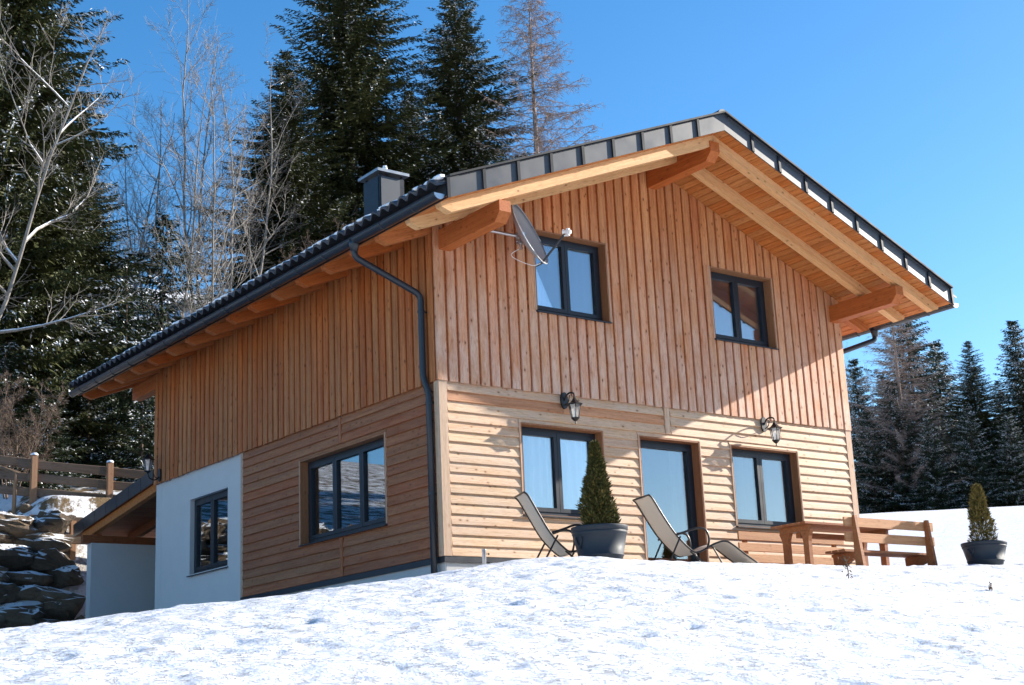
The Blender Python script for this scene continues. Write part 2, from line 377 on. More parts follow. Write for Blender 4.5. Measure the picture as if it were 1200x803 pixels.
class VNoise:
    def __init__(s, seed): s.t = np.random.default_rng(seed).random((256, 256))
    def __call__(s, x, y):
        xi = np.floor(x).astype(int); yi = np.floor(y).astype(int); fx = x - xi; fy = y - yi
        fx = fx * fx * (3 - 2 * fx); fy = fy * fy * (3 - 2 * fy); t = s.t
        a = t[xi % 256, yi % 256]; b = t[(xi + 1) % 256, yi % 256]; c = t[xi % 256, (yi + 1) % 256]; d = t[(xi + 1) % 256, (yi + 1) % 256]
        return (a * (1 - fx) + b * fx) * (1 - fy) + (c * (1 - fx) + d * fx) * fy - 0.5
def axis_pts(lo, hi, d0, ext, g=1.12):
    a = list(np.arange(lo, hi, d0)); d = d0; q = lo
    while q > -ext: d *= g; q -= d; a.insert(0, q)
    d = d0; q = a[-1]
    while q < ext: d *= g; q += d; a.append(q)
    return np.array(a)
def build_ground():
    xs = axis_pts(-12.5, 11, 0.05, 900, 1.09); ys = axis_pts(-15, 1.5, 0.045, 900, 1.09)
    X, Y = np.meshgrid(xs, ys, indexing='ij')
    # turn the fine patch a little so that grid lines never line up with the slope
    Z = ground(X, Y)
    near = sstep(45, 14, np.hypot(X - 0, Y + 5)) * sstep(8.5, 3.5, Y + 0 * X) ; near = np.maximum(near, 0.25 * sstep(70, 20, np.hypot(X, Y)))
    n1, n2, n3, n4 = VNoise(1), VNoise(2), VNoise(3), VNoise(4)
    ca, sa = math.cos(0.6), math.sin(0.6); U = X * ca + Y * sa; V = -X * sa + Y * ca
    Z += near * (0.045 * n1(U * 0.35, V * 0.5) + 0.022 * n2(U * 1.1, V * 1.5) + 0.022 * n3(U * 2.7, V * 3.3) + 0.024 * n4(U * 6.0, V * 7.0))
    # shallow melted hollows, tussocks and old prints
    pits = np.zeros_like(Z); R2 = np.random.default_rng(5)
    fx = (xs > -14) & (xs < 14); fy = (ys > -16) & (ys < 2)
    ix0, ix1 = np.where(fx)[0][[0, -1]]; iy0, iy1 = np.where(fy)[0][[0, -1]]
    for k in range(5000):
        px, py = R2.uniform(-13, 13), R2.uniform(-14, 1.0); rr = 0.05 + 0.07 * R2.random() ** 2; dp = R2.uniform(0.10, 0.36) * rr
        i0, i1 = np.searchsorted(xs, (px - 3 * rr, px + 3 * rr)); j0, j1 = np.searchsorted(ys, (py - 3 * rr, py + 3 * rr))
        sub = np.exp(-(((X[i0:i1, j0:j1] - px) / rr) ** 2 + ((Y[i0:i1, j0:j1] - py) / (rr * R2.uniform(0.6, 1.0))) ** 2))
        Z[i0:i1, j0:j1] += (-dp if k % 3 else dp * 0.6) * sub
    # keep the bare ground level under the building
    inside = (X > 0.35) & (X < 8.6) & (Y > 0.35) & (Y < 9.7); Z[inside] = np.minimum(Z[inside], -0.5)
    nx, ny = X.shape; v = np.stack([X, Y, Z], -1).reshape(-1, 3)
    i = np.arange(nx - 1)[:, None] * ny + np.arange(ny - 1)[None, :]
    f = np.stack([i, i + ny, i + ny + 1, i + 1], -1).reshape(-1, 4)
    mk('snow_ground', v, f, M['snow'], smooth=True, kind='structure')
    return xs, ys, Z
GX, GY, GZ = build_ground()
def snow_z(x, y):
    i = int(np.clip(np.searchsorted(GX, x), 1, len(GX) - 1)); j = int(np.clip(np.searchsorted(GY, y), 1, len(GY) - 1))
    return float((GZ[i - 1, j - 1] + GZ[i, j] + GZ[i - 1, j] + GZ[i, j - 1]) / 4)
def build_hills():
    nz = VNoise(9); A = np.radians(np.arange(55, 236, 1.0)); v = []; f = []
    for i, a in enumerate(A):
        h = 150 + 150 * nz(np.array([i * 0.11]), np.array([3.3]))[0] + 50 * nz(np.array([i * 0.4]), np.array([7.7]))[0]
        for d, z in ((850, -160), (1150, h * 0.35 - 60), (1500, h), (2100, h * 0.8)):
            v.append((d * math.sin(a), d * math.cos(a), z + 14 * nz(np.array([i * 0.9]), np.array([d * 0.01]))[0]))
    for i in range(len(A) - 1):
        for k in range(3): a = i * 4 + k; f.append((a, a + 4, a + 5, a + 1))
    mk('hills', v, f, M['hill'], smooth=True, kind='structure')
build_hills()

# ------------------------------------------------------------------ the house
W, D, ZT = 8.886, 9.96, 2.53
OV, OVE, DE = 1.82, 1.014, 11.62
SL = 0.3962; PX = W / 2
def zs(x): return 6.743 - SL * abs(x - PX)            # underside of the soffit boards
CS = 1 / math.hypot(1, SL); SN = SL * CS
house = thing('wooden_house', 'two-storey larch-clad house with gabled tile roof on the snowy slope', 'house', (PX, D / 2, -0.3))
X_, Y_, Z_ = (1, 0, 0), (0, 1, 0), (0, 0, 1)
OPEN_F = [(1.84, 3.29, 3.84, 5.13), (5.67, 7.14, 3.86, 5.11), (1.43, 3.00, 0.67, 2.01), (3.80, 5.08, -0.10, 2.00), (5.85, 7.43, 0.69, 2.01)]
OPEN_L = [(1.47, 4.06, 0.66, 2.01), (6.83, 8.40, 0.62, 2.02)]

def wall_cols(mb, u0, u1, holes, P, th, top, brk=(), zb=-1.2):
    us = sorted({u0, u1, *brk, *[h[0] for h in holes], *[h[1] for h in holes]})
    for a, b in zip(us[:-1], us[1:]):
        m = (a + b) / 2; hz = sorted([(h[2], h[3]) for h in holes if h[0] <= m <= h[1]])
        z = zb
        for h0, h1 in hz + [(None, None)]:
            ta, tb = (h0, h0) if h0 is not None else (top(a), top(b))
            pts = [P(a, 0, z), P(b, 0, z), P(b, 0, tb), P(a, 0, ta)]
            mb.prism(pts, np.subtract(P(0, -th, 0), P(0, 0, 0)))
            if h0 is not None: z = h1
PF = lambda u, d, z: (u, -d, z)
PL = lambda u, d, z: (-d, u, z)
core = MB()
GROW = lambda h: (h[0] - 0.0235, h[1] + 0.0235, h[2] - 0.0235, h[3] + 0.0235)
wall_cols(core, 0.01, W - 0.01, [GROW(h) for h in OPEN_F], lambda u, d, z: (u, 0.012 - d, z), 0.26, lambda u: zs(u) - 0.004, (PX,))
wall_cols(core, 0.272, D - 0.272, [GROW(OPEN_L[0]), OPEN_L[1]], lambda u, d, z: (0.012 - d, u, z), 0.26, lambda u: zs(0.27) - 0.10)
core.box((W - 0.27, 0.272, -1.2), (W - 0.012, D - 0.272, zs(0.27) - 0.10))
core.prism([(0.01, D - 0.27, -1.2), (W - 0.01, D - 0.27, -1.2), (W - 0.01, D - 0.27, zs(0) - 0.004), (PX, D - 0.27, zs(PX) - 0.004), (0.01, D - 0.27, zs(0) - 0.004)], (0, 0.26, 0))
wall = core.build('wall', M['plaster'], house)
fl = MB(); fl.box((0.28, 0.28, 2.28), (W - 0.28, D - 0.28, 2.50)); fl.box((0.28, 0.28, -0.4), (W - 0.28, D - 0.28, -0.02))
fl.box((0.28, 4.6, -0.01), (W - 0.28, 4.7, 2.27)); fl.box((0.28, 4.6, 2.51), (W - 0.28, 4.7, 4.6)); fl.build('floor_slab', M['room'], house)

# plinth plates and the dark flashing under the boards
pm = MB(); pm.box((0.02, 0.001, -1.2), (W - 0.02, 0.010, -0.10)); pm.box((0.001, 0.02, -1.2), (0.010, 6.22, -0.10)); pm.build('plinth', M['plinth'], house)
fm = MB(); fm.box((-0.03, -0.035, -0.085), (3.79, -0.002, -0.002)); fm.box((5.09, -0.035, -0.085), (W + 0.03, -0.002, -0.002)); fm.box((-0.035, 0.0, -0.087), (-0.002, 6.24, -0.004)); fm.build('flashing', M['flash'], house)

def free(u0, u1, z0, z1, holes):
    """intervals of [u0,u1] not covered by openings in the band z0..z1"""
    segs = [(u0, u1)]
    for h in holes:
        if min(z1, h[3]) - max(z0, h[2]) > 0.03:
            ns = []
            for a, b in segs:
                if h[0] > a: ns.append((a, min(b, h[0])))
                if h[1] < b: ns.append((max(a, h[1]), b))
            segs = [q for q in ns if q[1] - q[0] > 0.03]
    return segs
JT = 0.0
# horizontal weatherboards, ground floor front (local X along +x, width up, thickness towards -y)
rows = 17; pitch = 2.545 / rows
for r in range(rows):
    z0 = r * pitch; mat = M['lap_front']; cuts = [0.105, W - 0.105]
    if r == rows - 1: cuts = [0.105, 2.26, 4.36, 6.70, W - 0.105]
    elif r == rows - 2: cuts = [0.105, 2.26, 4.36, 6.70, W - 0.105]
    elif r >= rows - 3: cuts = [0.105, 4.36, W - 0.105]
    for a, b in zip(cuts[:-1], cuts[1:]):
        for s, e in free(a + 0.004, b - 0.004, z0, z0 + pitch, [(h[0] - 0.045, h[1] + 0.045, h[2] - 0.02, h[3] + 0.018) for h in OPEN_F[2:]]):
            if 4.30 < s < 4.40: s += 0.135
            jz = rng.uniform(-0.0025, 0.0025); jd = rng.uniform(-0.002, 0.002)
            m2 = M['lap_red'] if (r == rows - 2 and e < 4.4) else mat
            wb = pitch + 0.012 if r < rows - 1 else pitch - 0.004
            plank(house, (s, 0.0 - jd, z0 + jz), X_, Z_, (0, -1, 0), e - s, wb, 0.042, m2, lap=True)
def part_rows(holes, mk_):
    for h in holes:
        a, b = h[0] - 0.045, h[1] + 0.045
        for r in range(rows):
            z0 = r * pitch; zt, zb_ = h[3] + 0.024, h[2] - 0.016
            if z0 < h[3] + 0.018 < z0 + pitch and h[3] + 0.018 - z0 > 0.03: mk_(a, b, zt, z0 + pitch + 0.012 - zt)
            if z0 < h[2] - 0.02 < z0 + pitch and z0 + pitch - (h[2] - 0.02) > 0.03: mk_(a, b, z0, zb_ - z0)
part_rows(OPEN_F[2:], lambda a, b, z, w_: plank(house, (a + 0.003, 0.0, z), X_, Z_, (0, -1, 0), b - a - 0.006, w_, 0.040, M['lap_front'], lap=True))
part_rows(OPEN_L[:1], lambda a, b, z, w_: plank(house, (0.0, b - 0.003, z), (0, -1, 0), Z_, (-1, 0, 0), b - a - 0.006, w_, 0.040, M['lap_left'], lap=True))
plank(house, (4.37, -0.001, 2.10), Z_, X_, (0, -1, 0), 0.43, 0.11, 0.046, M['lap_front'], name='cover_strip')
# ground floor left
for r in range(rows):
    z0 = r * pitch
    cuts = [0.10, 2.74, 6.15] if (z0 > 2.0 or z0 + pitch < 0.70) else [0.10, 6.15]
    for a, b in zip(cuts[:-1], cuts[1:]):
        for s, e in free(a + 0.004, b - 0.004, z0, z0 + pitch, [(OPEN_L[0][0] - 0.045, OPEN_L[0][1] + 0.045, OPEN_L[0][2] - 0.02, OPEN_L[0][3] + 0.018)]):
            if abs(s - 2.744) < 0.01: s += 0.085
            jz = rng.uniform(-0.0025, 0.0025)
            wb = pitch + 0.012 if r < rows - 1 else pitch - 0.004
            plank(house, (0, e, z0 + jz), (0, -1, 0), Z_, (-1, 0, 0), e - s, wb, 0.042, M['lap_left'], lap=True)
plank(house, (-0.001, 2.825, 2.10), Z_, (0, -1, 0), (-1, 0, 0), 0.415, 0.085, 0.046, M['lap_left'], name='cover_strip')
plank(house, (-0.001, 2.825, 0.0), Z_, (0, -1, 0), (-1, 0, 0), 0.60, 0.085, 0.046, M['lap_left'], name='cover_strip')
plank(house, (0.002, 6.235, -0.002), Z_, (0, -1, 0), (-1, 0, 0), ZT - 0.002, 0.085, 0.040, M['trim'], name='cover_strip')
# corner posts of the ground floor
cp = MB(); cp.box((-0.042, -0.042, 0.0), (0.10, 0.09, ZT)); cp.build('corner_post', M['trim'], house)
cp = MB(); cp.box((W - 0.10, -0.042, 0.0), (W + 0.042, 0.09, ZT)); cp.build('corner_post', M['trim'], house)

# vertical boards, upper floor: recessed under-boards with proud cover boards
bk = MB(); up = [(h[0] - 0.03, h[1] + 0.03, h[2] - 0.03, h[3] + 0.03) for h in OPEN_F[:2]]
wall_cols(bk, -0.01, W + 0.01, up, lambda u, d, z: (u, -0.022 - d, z), 0.02, lambda u: zs(u) - 0.006, (PX,), 2.549)
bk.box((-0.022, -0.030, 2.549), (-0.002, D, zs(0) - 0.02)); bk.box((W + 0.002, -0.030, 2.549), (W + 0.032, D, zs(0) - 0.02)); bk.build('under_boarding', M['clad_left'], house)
vp = 0.19; bw = 0.150
nfr = int(round((W + 0.12) / vp)); vpf = (W + 0.12) / nfr
for i in range(nfr):
    u0 = -0.06 + i * vpf + (vpf - bw) / 2; u1 = u0 + bw
    if i == 0: u0 = -0.062
    if i == nfr - 1: u1 = W + 0.062
    w_ = u1 - u0; zsegs = [(ZT + rng.uniform(-0.006, 0.006), None)]
    for h in up:
        if min(u1, h[1]) - max(u0, h[0]) > 0.02:
            full = u0 >= h[0] - 0.02 and u1 <= h[1] + 0.02
            zsegs = [(zsegs[0][0], h[2] + 0.012, full, h), (h[3] - 0.01, None, full, h)]
            break
    for sg in zsegs:
        za = sg[0]; t0, t1 = (zs(u0) - 0.008, zs(u1) - 0.008) if sg[1] is None else (sg[1], sg[1])
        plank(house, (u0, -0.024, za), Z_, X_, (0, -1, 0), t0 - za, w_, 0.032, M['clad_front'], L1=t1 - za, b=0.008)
    if len(zsegs) == 2 and not zsegs[0][2]:       # board partly beside the opening
        h = zsegs[0][3]
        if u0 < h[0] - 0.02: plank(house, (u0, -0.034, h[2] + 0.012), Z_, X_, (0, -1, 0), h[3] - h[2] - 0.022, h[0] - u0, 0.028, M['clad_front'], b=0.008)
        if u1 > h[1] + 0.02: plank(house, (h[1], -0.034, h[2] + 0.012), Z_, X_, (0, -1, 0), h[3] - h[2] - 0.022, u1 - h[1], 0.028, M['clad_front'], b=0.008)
bl = 0.142; nl = int(round(D / vp)); vpl = D / nl
for i in range(nl):
    y1 = i * vpl + (vpl + bl) / 2
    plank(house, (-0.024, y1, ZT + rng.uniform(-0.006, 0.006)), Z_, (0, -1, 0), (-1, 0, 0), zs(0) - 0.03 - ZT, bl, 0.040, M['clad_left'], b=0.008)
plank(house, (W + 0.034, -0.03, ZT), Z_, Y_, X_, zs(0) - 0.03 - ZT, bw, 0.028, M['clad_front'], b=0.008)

# windows ------------------------------------------------------------
def bx(mb, P, u0, u1, d0, d1, z0, z1): mb.box(P(u0, d0, z0), P(u1, d1, z1))
def ring(mb, P, u0, u1, z0, z1, d0, d1, t, tb=None):
    tb = tb or t
    bx(mb, P, u0, u0 + t, d0, d1, z0, z1); bx(mb, P, u1 - t, u1, d0, d1, z0, z1)
    bx(mb, P, u0 + t, u1 - t, d0, d1, z0, z0 + tb); bx(mb, P, u0 + t, u1 - t, d0, d1, z1 - t, z1)
def window(P, h, ns, out, curtain, name='window', label=None, lining='reveal', sill=True, setb=-0.10):
    u0, u1, z0, z1 = h
    set_ = setb                               # frame face behind the wall plane
    mb = MB(); ring(mb, P, u0 + 0.004, u1 - 0.004, z0 + 0.004, z1 - 0.004, set_ - 0.07, set_, 0.055)
    win = mb.build(name, M['frame'], house, label=label)
    iu0, iu1, iz0, iz1 = u0 + 0.059, u1 - 0.059, z0 + 0.059, z1 - 0.059
    ws = (iu1 - iu0) / ns
    for k in range(ns):
        a = iu0 + k * ws + 0.003; b = iu0 + (k + 1) * ws - 0.003
        mb = MB(); ring(mb, P, a, b, iz0 + 0.003, iz1 - 0.003, set_ - 0.055, set_ + 0.012, 0.062); sash = mb.build('sash', M['frame'], win)
        mb = MB(); bx(mb, P, a + 0.06, b - 0.06, set_ - 0.036, set_ - 0.028, iz0 + 0.06, iz1 - 0.06); mb.build('pane', M['glass'], win)
    if lining:
        t = 0.022; mb = MB()
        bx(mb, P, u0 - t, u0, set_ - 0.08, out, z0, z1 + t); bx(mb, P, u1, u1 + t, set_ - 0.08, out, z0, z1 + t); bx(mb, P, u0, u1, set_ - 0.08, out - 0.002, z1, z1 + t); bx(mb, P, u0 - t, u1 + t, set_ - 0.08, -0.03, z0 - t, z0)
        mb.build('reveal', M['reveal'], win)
        for ta, tb in ((u0 - t - 0.02, u0 - t), (u1 + t, u1 + t + 0.02)):
            mb = MB(); bx(mb, P, ta, tb, 0.0, out + 0.004, z0 - 0.01, z1 + t); mb.build('trim', M['trim'], win)
    if sill:
        mb = MB(); o2 = out + 0.035
        pts = [P(u0 - 0.03, set_, z0 + 0.006), P(u0 - 0.03, o2, z0 - 0.028), P(u0 - 0.03, o2, z0 - 0.046), P(u0 - 0.03, set_, z0 - 0.016)]
        mb.prism(pts, np.subtract(P(u1 + 0.03, 0, 0), P(u0 - 0.03, 0, 0))); mb.build('sill', M['frame'], win)
    for (ca, cb, dd) in curtain:
        a = u0 + ca * (u1 - u0); b = u0 + cb * (u1 - u0); n = max(8, int((b - a) / 0.018)); v = []; f = []
        for k in range(n + 1):
            q = k / n; uu = a + (b - a) * q; fold = 0.040 * math.sin(uu * 44 + 1.9 * math.sin(uu * 9)) + 0.014 * math.sin(uu * 19)
            for z in (z0 - 0.25, z1 + 0.1): v.append(P(uu, set_ - dd + fold, z))
        for k in range(n): f.append((2 * k, 2 * k + 2, 2 * k + 3, 2 * k + 1))
        mk('curtain', v, f, M['curtain'], win, smooth=True)
    return win
window(PF, OPEN_F[0], 2, 0.066, [(0.0, 0.49, 0.11), (0.51, 1.0, 0.11)], label='upper window with white curtains behind the satellite dish')
window(PF, OPEN_F[1], 2, 0.066, [(0.0, 0.47, 0.11), (0.52, 1.0, 0.12)], label='upper window under the right-hand roof slope')
window(PF, OPEN_F[2], 2, 0.044, [(0.0, 0.48, 0.11), (0.50, 1.0, 0.11)], setb=-0.115, label='ground-floor window with white curtains behind the potted conifer')
window(PF, OPEN_F[3], 1, 0.044, [(0.80, 1.0, 0.25)], name='glass_door', sill=False, setb=-0.125, label='tall single-pane glass terrace door')
window(PF, OPEN_F[4], 2, 0.044, [(0.26, 0.5, 0.11), (0.66, 1.0, 0.11)], setb=-0.115, label='ground-floor window above the wall bench')
window(PL, OPEN_L[0], 3, 0.044, [], setb=-0.10, label='wide three-sash window in the shaded side wall')
window(PL, OPEN_L[1], 2, 0.0, [], lining=None, label='two-sash window set in the white plaster')

# roof ---------------------------------------------------------------
def slope_box(mb, side, s0, s1, y0, y1, n0, n1):
    """block lying in the roof plane: s along the slope from the ridge, n normal to it (measured from the soffit face)"""
    sg = -1 if side == 'L' else 1
    def pt(s, y, n): return (PX + sg * (s * CS + n * SN), y, zs(PX) - s * SN + n * CS)
    v = [pt(s, y, n) for n in (n0, n1) for s, y in ((s0, y0), (s1, y0), (s1, y1), (s0, y1))]
    return mb.add(v, [(0, 3, 2, 1), (4, 5, 6, 7), (0, 1, 5, 4), (1, 2, 6, 5), (2, 3, 7, 6), (3, 0, 4, 7)])
SLEN = (PX + OVE) / CS
deck = MB()
for sd in 'LR': slope_box(deck, sd, 0.0, SLEN - 0.12, -OV + 0.004, DE, 0.024, 0.20)
roof = deck.build('roof', M['soffit'], house)
for sd in 'LR':
    sg = -1 if sd == 'L' else 1; nb = 42; bwid = SLEN / nb
    ex = (0, 1, 0); ey = (sg * CS, 0, -SN); ez = (-sg * SN, 0, -CS)
    for k in range(nb):
        s = k * bwid + 0.003; o = (PX + sg * (s * CS + 0.024 * SN), -OV + 0.004, zs(PX) - s * SN + 0.024 * CS)
        plank(roof, o, ex, ey, ez, DE + OV - 0.01, bwid - 0.006, 0.022 + rng.uniform(0, 0.002), M['soffit'], name='soffit_board', b=0.004)
# wavy tile cover and the eave row
def tile_wave(y): return 0.032 * (0.5 + 0.5 * math.cos(2 * math.pi * y / 0.24)) ** 0.8
cov = MB()
for sd in 'LR':
    sg = -1 if sd == 'L' else 1; n = int((DE + OV) / 0.04); ys_ = [-OV - 0.03 + k * (DE + OV + 0.05) / n for k in range(n + 1)]
    v = []; f = []
    for y in ys_:
        for s in (0.0, SLEN - 0.30):
            nn = 0.235 + tile_wave(y); v.append((PX + sg * (s * CS + nn * SN), y, zs(PX) - s * SN + nn * CS))
    for k in range(n): f.append((2 * k, 2 * k + 1, 2 * k + 3, 2 * k + 2))
    cov.add(v, f)
cov.build('tile_field', M['tile'], roof, smooth=True)
tv = []; tf = []
for e, s in enumerate((-0.36, 0.11)):
    for k in range(9):
        y = -0.125 + 0.25 * k / 8; nn = 0.25 + 0.045 * math.cos(math.pi * (k - 4) / 4.6) + 0.012 * e
        tv.append((s, y, nn)); tv.append((s, y, nn - 0.03))
for k in range(8):
    a = 2 * k; b = 18 + 2 * k
    tf += [(a, a + 2, b + 2, b), (a + 1, b + 1, b + 3, a + 3), (b, b + 2, b + 3, b + 1), (a, a + 1, a + 3, a + 2)]
tf += [(0, 18, 19, 1), (16, 17, 35, 34)]
tme = None
for sd in 'LR':
    sg = -1 if sd == 'L' else 1; nt = int((DE + OV) / 0.24)
    for k in range(nt):
        y = -OV + 0.02 + (k + 0.5) * (DE + OV) / nt
        Mx = frameM((PX + sg * SLEN * CS, y, zs(PX) - SLEN * SN), (sg * CS, 0, -SN), (0, sg, 0) if sg > 0 else (0, -1, 0), (sg * SN, 0, CS))
        if tme is None: o = mk('roof_tile', tv, tf, M['tile'], roof, Mx, smooth=False); tme = o.data
        else: inst('roof_tile', tme, roof, Mx)
# snow lying on the eave tiles
sv = []; sf = []; R3 = np.random.default_rng(21)
nt = int((DE + OV) / 0.24)
for k in range(nt * 2):
    y = -OV + 0.03 + (k + R3.uniform(0.2, 0.8)) * (DE + OV) / nt / 2
    if R3.random() < 0.28: continue
    s = SLEN + R3.uniform(-0.14, -0.02); rx, ry, rz_ = R3.uniform(0.08, 0.15), R3.uniform(0.05, 0.10), R3.uniform(0.025, 0.045)
    c = np.array((PX - (s * CS + 0.302 * SN), y, zs(PX) - s * SN + 0.302 * CS)); o0 = len(sv)
    for i in range(6):
        for j in range(8):
            th = i / 5 * math.pi; ph = j / 8 * 2 * math.pi; q = 1 + 0.22 * R3.standard_normal()
            q = 1 if i in (0, 5) else q
            lx = rx * math.sin(th) * math.cos(ph) * q; ly = ry * math.sin(th) * math.sin(ph) * q; lz = rz_ * math.cos(th)
            sv.append((c[0] + lx * CS - lz * SN, c[1] + ly, c[2] + lx * SN + lz * CS))
    for i in range(5):
        for j in range(8): sf.append((o0 + i * 8 + j, o0 + (i + 1) * 8 + j, o0 + (i + 1) * 8 + (j + 1) % 8, o0 + i * 8 + (j + 1) % 8))
mk('roof_snow', sv, sf, M['snowcap'], roof, smooth=True, kind='stuff')
# verge: sheet-metal panels with standing laps
def verge_pt(sg, s, n, y): return (PX + sg * (s * CS), y, zs(PX) - s * SN + n / CS)
npan = 9
for sd in 'LR':
    sg = -1 if sd == 'L' else 1; pw = SLEN / npan
    for k in range(npan):
        a, b = k * pw, (k + 1) * pw
        mb = MB(); mb.prism([verge_pt(sg, a, -0.012, -OV - 0.014), verge_pt(sg, b, -0.012, -OV - 0.014), verge_pt(sg, b, 0.262, -OV - 0.006), verge_pt(sg, a, 0.262, -OV - 0.006)], (0, 0.016, 0))
        pn = mb.build('verge_panel', M['zinc'], roof)
        mb = MB(); e = b if sg < 0 else b
        mb.prism([verge_pt(sg, e - 0.026, -0.016, -OV - 0.040), verge_pt(sg, e + 0.026, -0.016, -OV - 0.040), verge_pt(sg, e + 0.026, 0.27, -OV - 0.030), verge_pt(sg, e - 0.026, 0.27, -OV - 0.030)], (0, 0.026, 0))
        mb.build('panel_lap', M['lap_metal'], roof)
        # folded drip edge on top
        mb = MB(); mb.prism([verge_pt(sg, a, 0.262, -OV - 0.068), verge_pt(sg, b, 0.262, -OV - 0.068), verge_pt(sg, b, 0.290, -OV - 0.068), verge_pt(sg, a, 0.290, -OV - 0.068)], (0, 0.18, 0))
        mb.build('verge_cap', M['lap_metal'], roof)
mb = MB(); n = 10; zr = zs(PX) + 0.262
for k in range(n + 1):
    a = math.pi * k / n; mb.v.append((PX + 0.11 * math.cos(a), -OV - 0.02, zr + 0.085 * math.sin(a))); mb.v.append((PX + 0.11 * math.cos(a), DE, zr + 0.085 * math.sin(a)))
for k in range(n): mb.f.append((2 * k, 2 * k + 1, 2 * k + 3, 2 * k + 2))
mb.f.append(tuple(2 * k for k in range(n + 1))); mb.f.append(tuple(2 * k + 1 for k in range(n, -1, -1)))
mb.build('ridge_tile', M['tile'], roof, smooth=False)

# rafters and purlins
RD = 0.17; RW = 0.13
def rafter(sd, y, s0, s1):
    sg = -1 if sd == 'L' else 1
    # local: X down the slope, Y across, Z away from the soffit; chamfered tail
    sec = [(s0, -0.002), (s1, -0.002), (s1, 0.06), (s1 - 0.13, RD), (s0, RD)]
    v = [(a, q, b) for q in (-RW / 2, RW / 2) for a, b in sec]; n = 5
    f = [tuple(range(n)), tuple(range(2 * n - 1, n - 1, -1))] + [(i, n + i, n + (i + 1) % n, (i + 1) % n) for i in range(n)]
    Mx = frameM((PX, y, zs(PX)), (sg * CS, 0, -SN), (0, sg, 0), (-sg * SN, 0, -CS))
    mk('rafter', v, f, M['beam_light'] if y < -0.4 else M['beam_red'], house, Mx)  # tails take the shade-toned beam, front rafters the pale one
for sd in 'LR':
    for y in (-1.50, -0.74): rafter(sd, y, 0.0, SLEN - 0.05)
    y = 0.02
    while y < 11.5:
        rafter(sd, y + (0.066 if y < 0.05 else 0), SLEN - OVE / CS - (0.10 if y < D - 0.1 else 4.3), SLEN - 0.05); y += 0.815
def purlin(x0, x1, z0, z1, ya, yb, nm='purlin'):
    L_ = yb - ya; h = z1 - z0
    v = []
    for x in (0, x1 - x0): v += [(0.0, x, h * 0.45), (h * 0.42, x, 0.0), (L_, x, 0.0), (L_, x, h), (0.0, x, h)]
    n = 5; f = [tuple(range(n)), tuple(range(2 * n - 1, n - 1, -1))] + [(i, n + i, n + (i + 1) % n, (i + 1) % n) for i in range(n)]
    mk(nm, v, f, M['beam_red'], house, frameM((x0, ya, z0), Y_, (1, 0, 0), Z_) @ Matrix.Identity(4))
zb = zs(0.0) - RD / CS
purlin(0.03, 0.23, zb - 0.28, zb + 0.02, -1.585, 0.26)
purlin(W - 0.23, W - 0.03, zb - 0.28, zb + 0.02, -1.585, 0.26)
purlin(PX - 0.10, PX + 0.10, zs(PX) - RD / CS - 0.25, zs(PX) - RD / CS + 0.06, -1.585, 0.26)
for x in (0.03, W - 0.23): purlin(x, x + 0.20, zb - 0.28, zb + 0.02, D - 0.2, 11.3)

# gutters and downpipes
def gutter(sd):
    sg = -1 if sd == 'L' else 1; xc = PX + sg * (SLEN * CS + 0.125); zc = zs(PX) - SLEN * SN + 0.035; r = 0.075
    mb = MB(); n = 10; ya, yb = -OV + 0.02, DE - 0.05; v = []
    for y in (ya, yb):
        for rr in (r, r - 0.008):
            for k in range(n + 1):
                a = math.pi + math.pi * k / n; v.append((xc + rr * math.cos(a), y, zc + rr * math.sin(a)))
    m = n + 1; f = []
    for k in range(n):
        f += [(k, k + 1, 2 * m + k + 1, 2 * m + k), (m + k, 3 * m + k, 3 * m + k + 1, m + k + 1), (k, m + k, m + k + 1, k + 1), (2 * m + k, 2 * m + k + 1, 3 * m + k + 1, 3 * m + k)]
    f += [(0, 2 * m, 3 * m, m), (n, m + n, 3 * m + n, 2 * m + n)]
    mb.add(v, f)
    for sx in (-1, 1): mb.tube([(xc + sx * r, ya, zc + 0.006), (xc + sx * r, yb, zc + 0.006)], 0.011, 6)
    g = mb.build('gutter', M['gutter'], house)
    for y in (ya, yb):
        mb = MB(); mb.prism([(xc + (r + 0.006) * math.cos(math.pi + math.pi * k / 12), y - 0.006, zc + (r + 0.006) * math.sin(math.pi + math.pi * k / 12)) for k in range(13)], (0, 0.012, 0)); mb.build('end_cap', M['steel'], g)
    y = -1.2
    while y < 11.4:
        mb = MB(); mb.tube([(xc + (r + 0.004) * math.cos(math.pi + math.pi * k / 8), y, zc + (r + 0.004) * math.sin(math.pi + math.pi * k / 8)) for k in range(9)], 0.007, 5); mb.build('gutter_bracket', M['gutter'], g); y += 0.815
    # sheet apron hiding board ends
    mb = MB(); mb.box((xc - sg * 0.140, ya + 0.01, zc - 0.04), (xc - sg * 0.122, yb - 0.03, zc + 0.20)); mb.build('eave_apron', M['flash'], g)
    return xc, zc, r
xl, zl, rg = gutter('L'); xr, zr_, rg = gutter('R')
